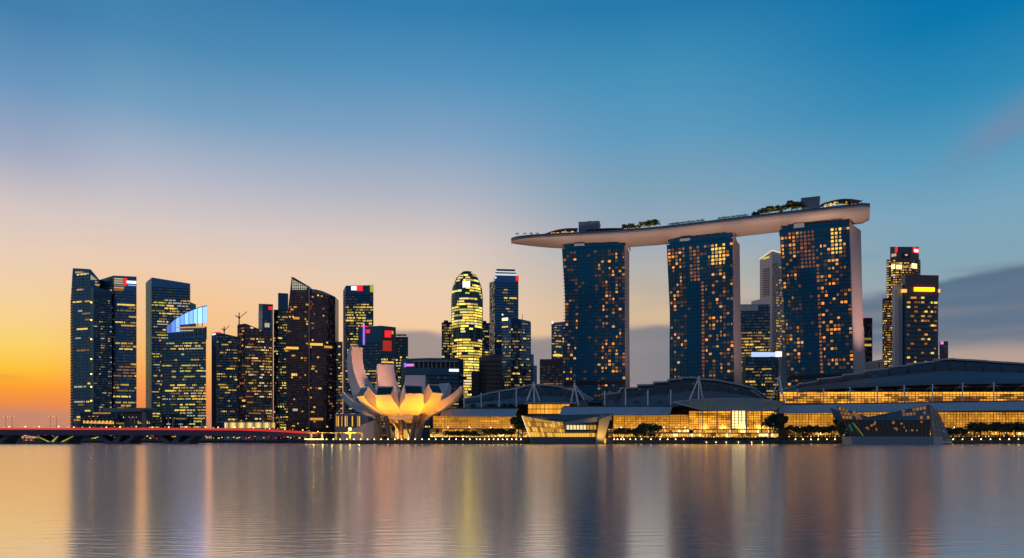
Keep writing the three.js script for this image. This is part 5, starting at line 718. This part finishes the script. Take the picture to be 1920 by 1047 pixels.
{
  const g = thing('dark_pavilion', 'dark faceted glass pavilion with two pointed roof corners standing in the water', 'pavilion', new THREE.Vector3(wx(1680, 492), 0, -492)), at = (px, py, d) => P(px, py, d).sub(g.position), dF = 486;
  const steelBlue = std(0.08, 0.13, 0.15, 0.25, 0.3), darkGlass = std(0.02, 0.03, 0.03, 0.12, 0.2);
  put('hull', slab((u, v) => at(lerp(lerp(1600, 1751, u), lerp(1596, 1767, u), v), lerp(834, 819, v), dF), 4, 1, new THREE.Vector3(0, 0, -14)), std(0.26, 0.24, 0.24, 0.8), g);
  const low = (u, v) => at(lerp(lerp(1596, 1581, v), 1744, u), lerp(819, lerp(787, 788, u), v), dF + 1);
  put('glass_front', slab(low, 8, 4, new THREE.Vector3(0, 0, -16)), darkGlass, g);
  const topL = [[0, 762], [0.33, 782.5], [0.5, 777], [1, 759]], up = (u, v) => at(lerp(lerp(1581, 1570, v), 1744, u), lerp(lerp(787, 788, u), table(topL, u), v), dF + 0.2 + 1.5 * v);
  put('upper_wall', slab(up, 24, 2, new THREE.Vector3(0, 0, -1.2)), steelBlue, g);
  put('rear_wall', slab((u, v) => up(u, v).add(new THREE.Vector3(2, -0.5, -15)), 12, 1, new THREE.Vector3(0, 0, -1)), steelBlue, g);
  const rib = []; for (let k = 0; k <= 26; k++) rib.push(bar(up(k / 26, 0).add(new THREE.Vector3(0, 0, 0.15)), up(k / 26, 1).add(new THREE.Vector3(0, 0, 0.15)), 0.12, 0.12, 4)); for (let k = 0; k <= 20; k++) rib.push(bar(low(k / 20, 0).add(new THREE.Vector3(0, 0, 0.1)), low(k / 20, 1).add(new THREE.Vector3(0, 0, 0.1)), 0.09, 0.09, 4)); for (const v of [0, 0.5, 1]) for (let k = 0; k < 12; k++) rib.push(bar(up(k / 12, v).add(new THREE.Vector3(0, 0, 0.15)), up((k + 1) / 12, v).add(new THREE.Vector3(0, 0, 0.15)), 0.14, 0.14, 4)); put('glazing_bars', join(rib), M.steel, g).userData.kind = 'stuff';
  const r = rng(12); for (let i = 0; i < 26; i++) for (let j = 0; j < 3; j++) { const u = (i + 0.5) / 26, v = (j + 0.5) / 3; if ((u < 0.24 && r() < 0.75) || (u > 0.68 && r() < 0.55 && v > (1 - u) * 1.4)) { const m = put('pane', box(1.6, Math.max(0.6, (table(topL, u) < 775 ? 2.1 : 1.2)), 0.2), [L.amberDim, L.amberLow, L.goldDim, L.amberLow][Math.floor(r() * 4)], g); m.position.copy(up(u, v)); m.position.z += 0.05; } }
  for (let k = 0; k < 16; k++) { const m = put('inner_lamp', box(0.7 + r(), 0.8 + r(), 0.2), [L.amberDim, L.goldDim, L.amberLow][k % 3], g); m.position.copy(low(0.2 + 0.78 * r(), 0.3 + 0.6 * r())); m.position.z += 0.06; }
  put('green_lamp', slab((u, v) => low(0.03 + 0.03 * u, 0.3 + 0.4 * v).add(new THREE.Vector3(0, 0, 0.15)), 1, 2, new THREE.Vector3(0, 0, -0.1)), glow(0.1, 0.6, 0.22, 0.1), g); put('yellow_lamp', slab((u, v) => low(0.09 + 0.06 * (1 - v) + 0.015 * u, 0.05 + 0.75 * v).add(new THREE.Vector3(0, 0, 0.15)), 1, 2, new THREE.Vector3(0, 0, -0.1)), glow(0.7, 0.7, 0.08, 0.22), g);
  const a = at(1744, 759, dF + 1), b = at(1751, 833, dF), c = at(1786, 831, dF + 14), e = at(1760, 775, dF + 15);
  put('slanted_wall', slab((u, v) => { const p = a.clone().lerp(b, v), q = e.clone().lerp(c, v); return p.lerp(q, u); }, 4, 6, new THREE.Vector3(-1, 0, -0.6)), std(0.07, 0.085, 0.08, 0.25, 0.2), g); const lat = []; for (let k = 0; k <= 8; k++) { lat.push(bar(a.clone().lerp(b, k / 8).add(new THREE.Vector3(0.1, 0, 0.2)), e.clone().lerp(c, k / 8).add(new THREE.Vector3(0.1, 0, 0.2)), 0.12, 0.12, 4)); } for (let k = 0; k <= 3; k++) lat.push(bar(a.clone().lerp(e, k / 3).add(new THREE.Vector3(0.1, 0, 0.2)), b.clone().lerp(c, k / 3).add(new THREE.Vector3(0.1, 0, 0.2)), 0.12, 0.12, 4)); put('lattice', join(lat), M.steel, g).userData.kind = 'stuff';
  put('hull_end', slab((u, v) => at(lerp(lerp(1751, 1766, u), lerp(1752, 1768, u), v), lerp(833.5, 819, v), dF - 0.5), 1, 1, new THREE.Vector3(0, 0, -3)), M.concretePink, g);
}

// ---------------------------------------------------------------- the road bridge on the left
{
  const g = thing('road_bridge', 'low road bridge with red lit rail and forked lit piers', 'bridge', new THREE.Vector3(wx(280, 530), 0, -530)), at = (px, py, d) => P(px, py, d).sub(g.position);
  const topY = [[-120, 806.5], [300, 807], [450, 808], [520, 810.5], [600, 815.5]], lowY = [[-120, 816], [300, 817], [450, 818], [520, 819], [600, 820.5]];
  const f = (u, v) => { const px = lerp(-120, 596, u); return at(px, lerp(table(lowY, px), table(topY, px), v), 519); };
  put('deck', slab(f, 40, 1, new THREE.Vector3(0, 0, -26)), std(0.13, 0.08, 0.1, 0.7), g);
  put('parapet', slab((u, v) => f(u, 1).add(new THREE.Vector3(0, v * 1.15, 0.3)), 40, 1, new THREE.Vector3(0, 0, -0.3)), std(0.2, 0.06, 0.07, 0.6), g);
  put('rail_light', slab((u, v) => f(u, 1).add(new THREE.Vector3(0, 0.2 + v * 0.75, 0.5)), 40, 1, new THREE.Vector3(0, 0, -0.15)), glow(1, 0.035, 0.02, 0.9), g); put('rail_light', slab((u, v) => f(u, 1).add(new THREE.Vector3(0, 1.3 + v * 0.25, 0.1)), 40, 1, new THREE.Vector3(0, 0, -0.15)), glow(1, 0.13, 0.05, 1.1), g);
  const r = rng(3); for (let k = 0; k < 70; k++) put('marker_light', UNIT, [L.lampOrange, L.red, L.amber][k % 3], g).scale.setScalar(0.3 + 0.25 * r()), g.children[g.children.length - 1].position.copy(f((k + r()) / 70, 1).add(new THREE.Vector3(0, 1.9 + r() * 0.6, -2 - r() * 3)));
  const pier = (px, lit) => { for (const [a, b] of [[px - 34, px - 12], [px + 34, px + 12], [px + 5, px - 6]]) { const leg = put('pier_leg', slab((u, v) => { const p = lerp(lerp(b - 7, b + 7, u), lerp(a - 4, a + 4, u), v); return at(p, lerp(833, 817, v), 522); }, 1, 4, new THREE.Vector3(0, 0, -14)), M.concreteDark, g); if (lit) put('strip_light', slab((u, v) => at(lerp(lerp(b - 1, b + 3.5, u), lerp(a - 0.5, a + 1, u), v), lerp(829, 818.5, v), 521.6), 1, 4, new THREE.Vector3(0, 0, -0.2)), L.lime, leg); } put('pier_base', slab((u, v) => at(lerp(px - 24, px + 24, u), 0, 521.5).setY(v * 1.2), 1, 1, new THREE.Vector3(0, 0, -16)), M.concreteDark, g); };
  pier(102, true); pier(218, false); pier(330, false); pier(-20, false);
}
const LAMPS = 'orange street lamps along the bridge';
function streetLamp(px, py, d, base, label, group) {
  const b = P(px, 822, d); b.y = base; const g = thing('street_lamp', label, 'street lamp', b, group), h = wy(py, d) - base;
  put('post', bar(new THREE.Vector3(), new THREE.Vector3(0, h, 0), 0.16, 0.1), M.steel, g); put('arm', join([bar(new THREE.Vector3(0, h, 0), new THREE.Vector3(1.3, h + 0.25, 0), 0.08), bar(new THREE.Vector3(0, h, 0), new THREE.Vector3(-1.3, h + 0.25, 0), 0.08)]), M.steel, g);
  for (const s of [-1, 1]) put('lamp_head', new THREE.SphereGeometry(0.24, 8, 6).scale(1, 0.6, 1), glow(1, 0.42, 0.1, 3), g, new THREE.Vector3(s * 1.3, h + 0.12, 0)); const l = new THREE.SpotLight(new THREE.Color(1, 0.5, 0.15), 160, 0, 1.1, 0.6); l.target.position.set(b.x, base, b.z); scene.add(l.target); l.position.set(b.x, base + h - 0.3, b.z); l.shadow.radius = 10; l.castShadow = true; scene.add(l);
}
for (const px of [10, 22, 94, 105, 170, 179, 245, 252, 315, 323, 378, 386, 514, 524]) streetLamp(px, 781.5 + (px > 300 ? 3 : px > 200 ? 1.5 : 0), 531, wy(table([[0, 806.5], [300, 807], [450, 808], [520, 810.5]], px), 519), 'orange twin headed lamp on the road bridge', LAMPS);
// what shows beyond and under the bridge: quay lights, a moored boat, trees
{
  const b = new THREE.Vector3(wx(57, 515), 0, -515), g = thing('boat', 'small covered boat with orange lit cabin moored under the bridge', 'boat', b); const s = new THREE.Shape([[-8, 0.1], [-8.6, 1.6], [8.8, 1.9], [7.2, 0.1]].map(([x, y]) => new THREE.Vector2(x, y)));
  put('hull', new THREE.ExtrudeGeometry(s, { depth: 3, bevelEnabled: true, bevelSize: 0.3, bevelThickness: 0.4, bevelSegments: 2 }).translate(0, 0, -1.5), M.concreteDark, g); put('cabin', box(9, 1.6, 2.6, -0.5, 2.5, 0), M.wood, g); put('roof', box(10, 0.25, 3.2, -0.5, 3.45, 0), std(0.4, 0.08, 0.03, 0.6), g); for (let k = 0; k < 5; k++) put('window', box(1.2, 0.8, 0.1, -4 + k * 1.75, 2.6, 1.35), k % 2 ? L.amberMid : L.ember, g);
}
{
  const r = rng(41), QL = 'quay lights beyond the bridge';
  for (let k = 0; k < 120; k++) { const px = 2 + k * 4.75 + r() * 4, d = 603 + r() * 6, h = 1 + r() * 3.5, g = thing('quay_lamp', 'tiny lamp on the dark quay seen under the bridge', 'lamp', new THREE.Vector3(wx(px, d), GY, -d), QL); put('post', bar(new THREE.Vector3(), new THREE.Vector3(0, h, 0), 0.07, 0.07, 4), M.black, g); const m = put('globe', UNIT, [L.gold, L.amber, L.cream, L.goldMid, L.red, L.yellow, L.lime][Math.floor(Math.pow(r(), 1.4) * 7)], g, new THREE.Vector3(0, h + 0.3, 0)); m.scale.set(0.5 + 1.2 * r(), 0.5 + 0.4 * r(), 0.5); }
  for (let px = -10, k = 0; px < 640; px += 11 + r() * 9, k++) { const near = px > 420, d = near ? 640 + r() * 20 : 700 + r() * 60; tree(new THREE.Vector3(wx(px, d), GY, -d), near ? 1.6 + r() * 0.5 : 1.2 + r() * 0.6, k, near ? 'dark roadside tree in the mass between sail tower and museum' : 'low dark tree on the far bank beyond the bridge', near ? 'trees between bridge and museum' : 'trees beyond the bridge', 'tree', TREES, near ? 1.25 : 0.95); }
  for (const [px, py, s, label] of [[38, 801, 2.2, 'lone flat topped tree silhouetted against the sunset beyond the bridge'], [8, 802, 1.8, 'bushy tree silhouetted at the left end beyond the bridge']]) tree(new THREE.Vector3(wx(px, 760), GY, -760), s, 7, label, null, 'tree', TREES, s * 0.62);
}
// low buildings behind the bridge and the bank
function low(name, label, px0, px1, pyT, d, depth, mat, o = {}) { const t = tower(name, label, [[px0, d, pyT], [px1, d, o.pyR ?? pyT], [px1, d + depth, o.pyR ?? pyT], [px0, d + depth, pyT]], mat, { category: 'building', group: null }); return t; }
{
  let t = low('podium', 'dark low podium with a glowing orange strip under the blue towers', 150, 217, 772, 960, 40, M.glassDark); facade(t, 0, 1, { fh: 3.2, bay: 2, lit: 0, dim: 0.3, band: M.spandrelDark }); for (let k = 0; k < 24; k++) signOn(t, 0, 1, 156 + k * 2.4, 157.8 + k * 2.4, 789 + (k % 3), 794 + k * 0.08, [L.amber, L.amberMid, L.gold][k % 3], 'window', 0.5); for (let k = 0; k < 16; k++) signOn(t, 0, 1, 174 + k * 2.1, 175 + k * 2.1, 774, 776.5, L.amberMid, 'window', 0.5);
  t = low('portal_building', 'brown framed portal building with overhanging flat roof between blue towers', 232, 286, 770, 900, 30, M.concreteDark); put('roof_slab', box(52, 4.5, 30, -8, wy(769, 900) - GY, 4), M.stone, t.g); put('side_frame', box(4, wy(770, 900) - GY, 4, 16, (wy(770, 900) - GY) / 2, 17), M.stone, t.g); for (let k = 0; k < 7; k++) signOn(t, 0, 1, 258 + k * 3.4, 260 + k * 3.4, 790 + (k * 7) % 5, 795, k % 2 ? L.yellowMid : L.amberMid, 'window', 0.5);
  t = low('glass_lobby', 'long bright glass lobby at the foot of the brownish tower', 419, 516, 792, 800, 25, M.stone); for (let k = 0; k < 30; k++) signOn(t, 0, 1, 421 + k * 3.15, 423.7 + k * 3.15, 793, 803, [L.cream, L.yellowMid, L.pale, L.yellow, L.yellowDim][(k * 7) % 5], 'pane', 0.4); put('canopy', box(58, 0.6, 6, 0, wy(792, 800) - GY + 0.3, 13), M.concrete, t.g);
  t = low('colonnade', 'pale colonnade hall with lit gaps between its columns', 628, 690, 776, 640, 25, M.concretePink); for (let k = 0; k < 14; k++) { signOn(t, 0, 1, 630 + k * 3.3, 632.2 + k * 3.3, 781, 800, k % 4 === 1 ? L.gold : k % 3 === 0 ? L.goldMid : M.brownMetal, 'window', 0.3); signOn(t, 0, 1, 632.4 + k * 3.3, 633.3 + k * 3.3, 778, 800, M.concrete, 'column', 1.2); }
  t = low('site_tower', 'half built pale tower in the gap beside the yellow finned tower', 630, 642, 641, 1120, 20, M.spandrelPale); facade(t, 0, 1, { lit: 0.2, mats: WARM, dim: 0.2, run: [1, 2] });
}
// pergola at the museum end of the promenade
{
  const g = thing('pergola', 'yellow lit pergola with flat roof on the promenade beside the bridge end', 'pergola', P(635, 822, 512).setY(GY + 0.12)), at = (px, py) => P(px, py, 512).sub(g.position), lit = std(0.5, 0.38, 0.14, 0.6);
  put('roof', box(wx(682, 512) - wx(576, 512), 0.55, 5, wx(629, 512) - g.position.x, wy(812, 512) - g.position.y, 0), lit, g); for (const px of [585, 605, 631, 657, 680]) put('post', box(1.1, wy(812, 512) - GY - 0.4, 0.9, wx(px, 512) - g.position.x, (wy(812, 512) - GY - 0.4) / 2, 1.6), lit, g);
  for (let k = 0; k < 6; k++) { const px = 588 + k * 17, m = put('lamp', box(0.4, 0.2, 0.4), L.gold, g, at(px, 813.4)); const l = new THREE.PointLight(new THREE.Color(1, 0.62, 0.12), 26); l.position.copy(P(px, 815.5, 508)); l.shadow.radius = 15; l.castShadow = true; scene.add(l); }
  const o = thing('globe_lamp', 'large glowing globe lamp on the slope left of the museum', 'lamp', P(656, 822, 520).setY(GY + 0.12)); put('post', bar(new THREE.Vector3(), new THREE.Vector3(0, 7, 0), 0.2), M.black, o); put('globe', new THREE.SphereGeometry(1.3, 14, 10), L.goldHot, o, new THREE.Vector3(0, wy(805.5, 520) - GY, 0));
}
// lamps on the sea wall
{
  const BL = 'lamps along the sea wall', r = rng(14), xs = []; for (let k = 0; k < 14; k++) xs.push(572 + k * 2.6); for (let px = 612; px < 900; px += 12.8) xs.push(px); for (let px = 900; px < 985; px += 8.5) xs.push(px); for (const px of [1152, 1158, 1165, 1170, 1182, 1192, 1203, 1221, 1238, 1252, 1267, 1282, 1325, 1343, 1362, 1385, 1410, 1430]) xs.push(px); for (const px of [1492, 1506, 1521, 1535, 1551, 1566, 1583]) xs.push(px); for (let px = 1788; px < 1960; px += 17.5) xs.push(px);
  for (const px of xs) { const low2 = px > 1320 && px < 1440, g = thing('wall_lamp', 'small bright lamp in the row on the sea wall', 'lamp', new THREE.Vector3(wx(px, 504.6), low2 ? 0.68 : GY + 0.5, -504.7), BL); put('bracket', box(0.12, 0.3, 0.12, 0, 0.15, 0), M.black, g); put('globe', new THREE.SphereGeometry(low2 ? 0.16 : 0.24, 8, 6), L.lamp, g, new THREE.Vector3(0, 0.5, 0)); const l = new THREE.PointLight(new THREE.Color(1, 0.75, 0.4), low2 ? 6 : 14); l.position.copy(g.position).add(new THREE.Vector3(0, 0.5, 0)); l.shadow.radius = 10; l.castShadow = true; scene.add(l); }
}
renderer.render(scene, camera);
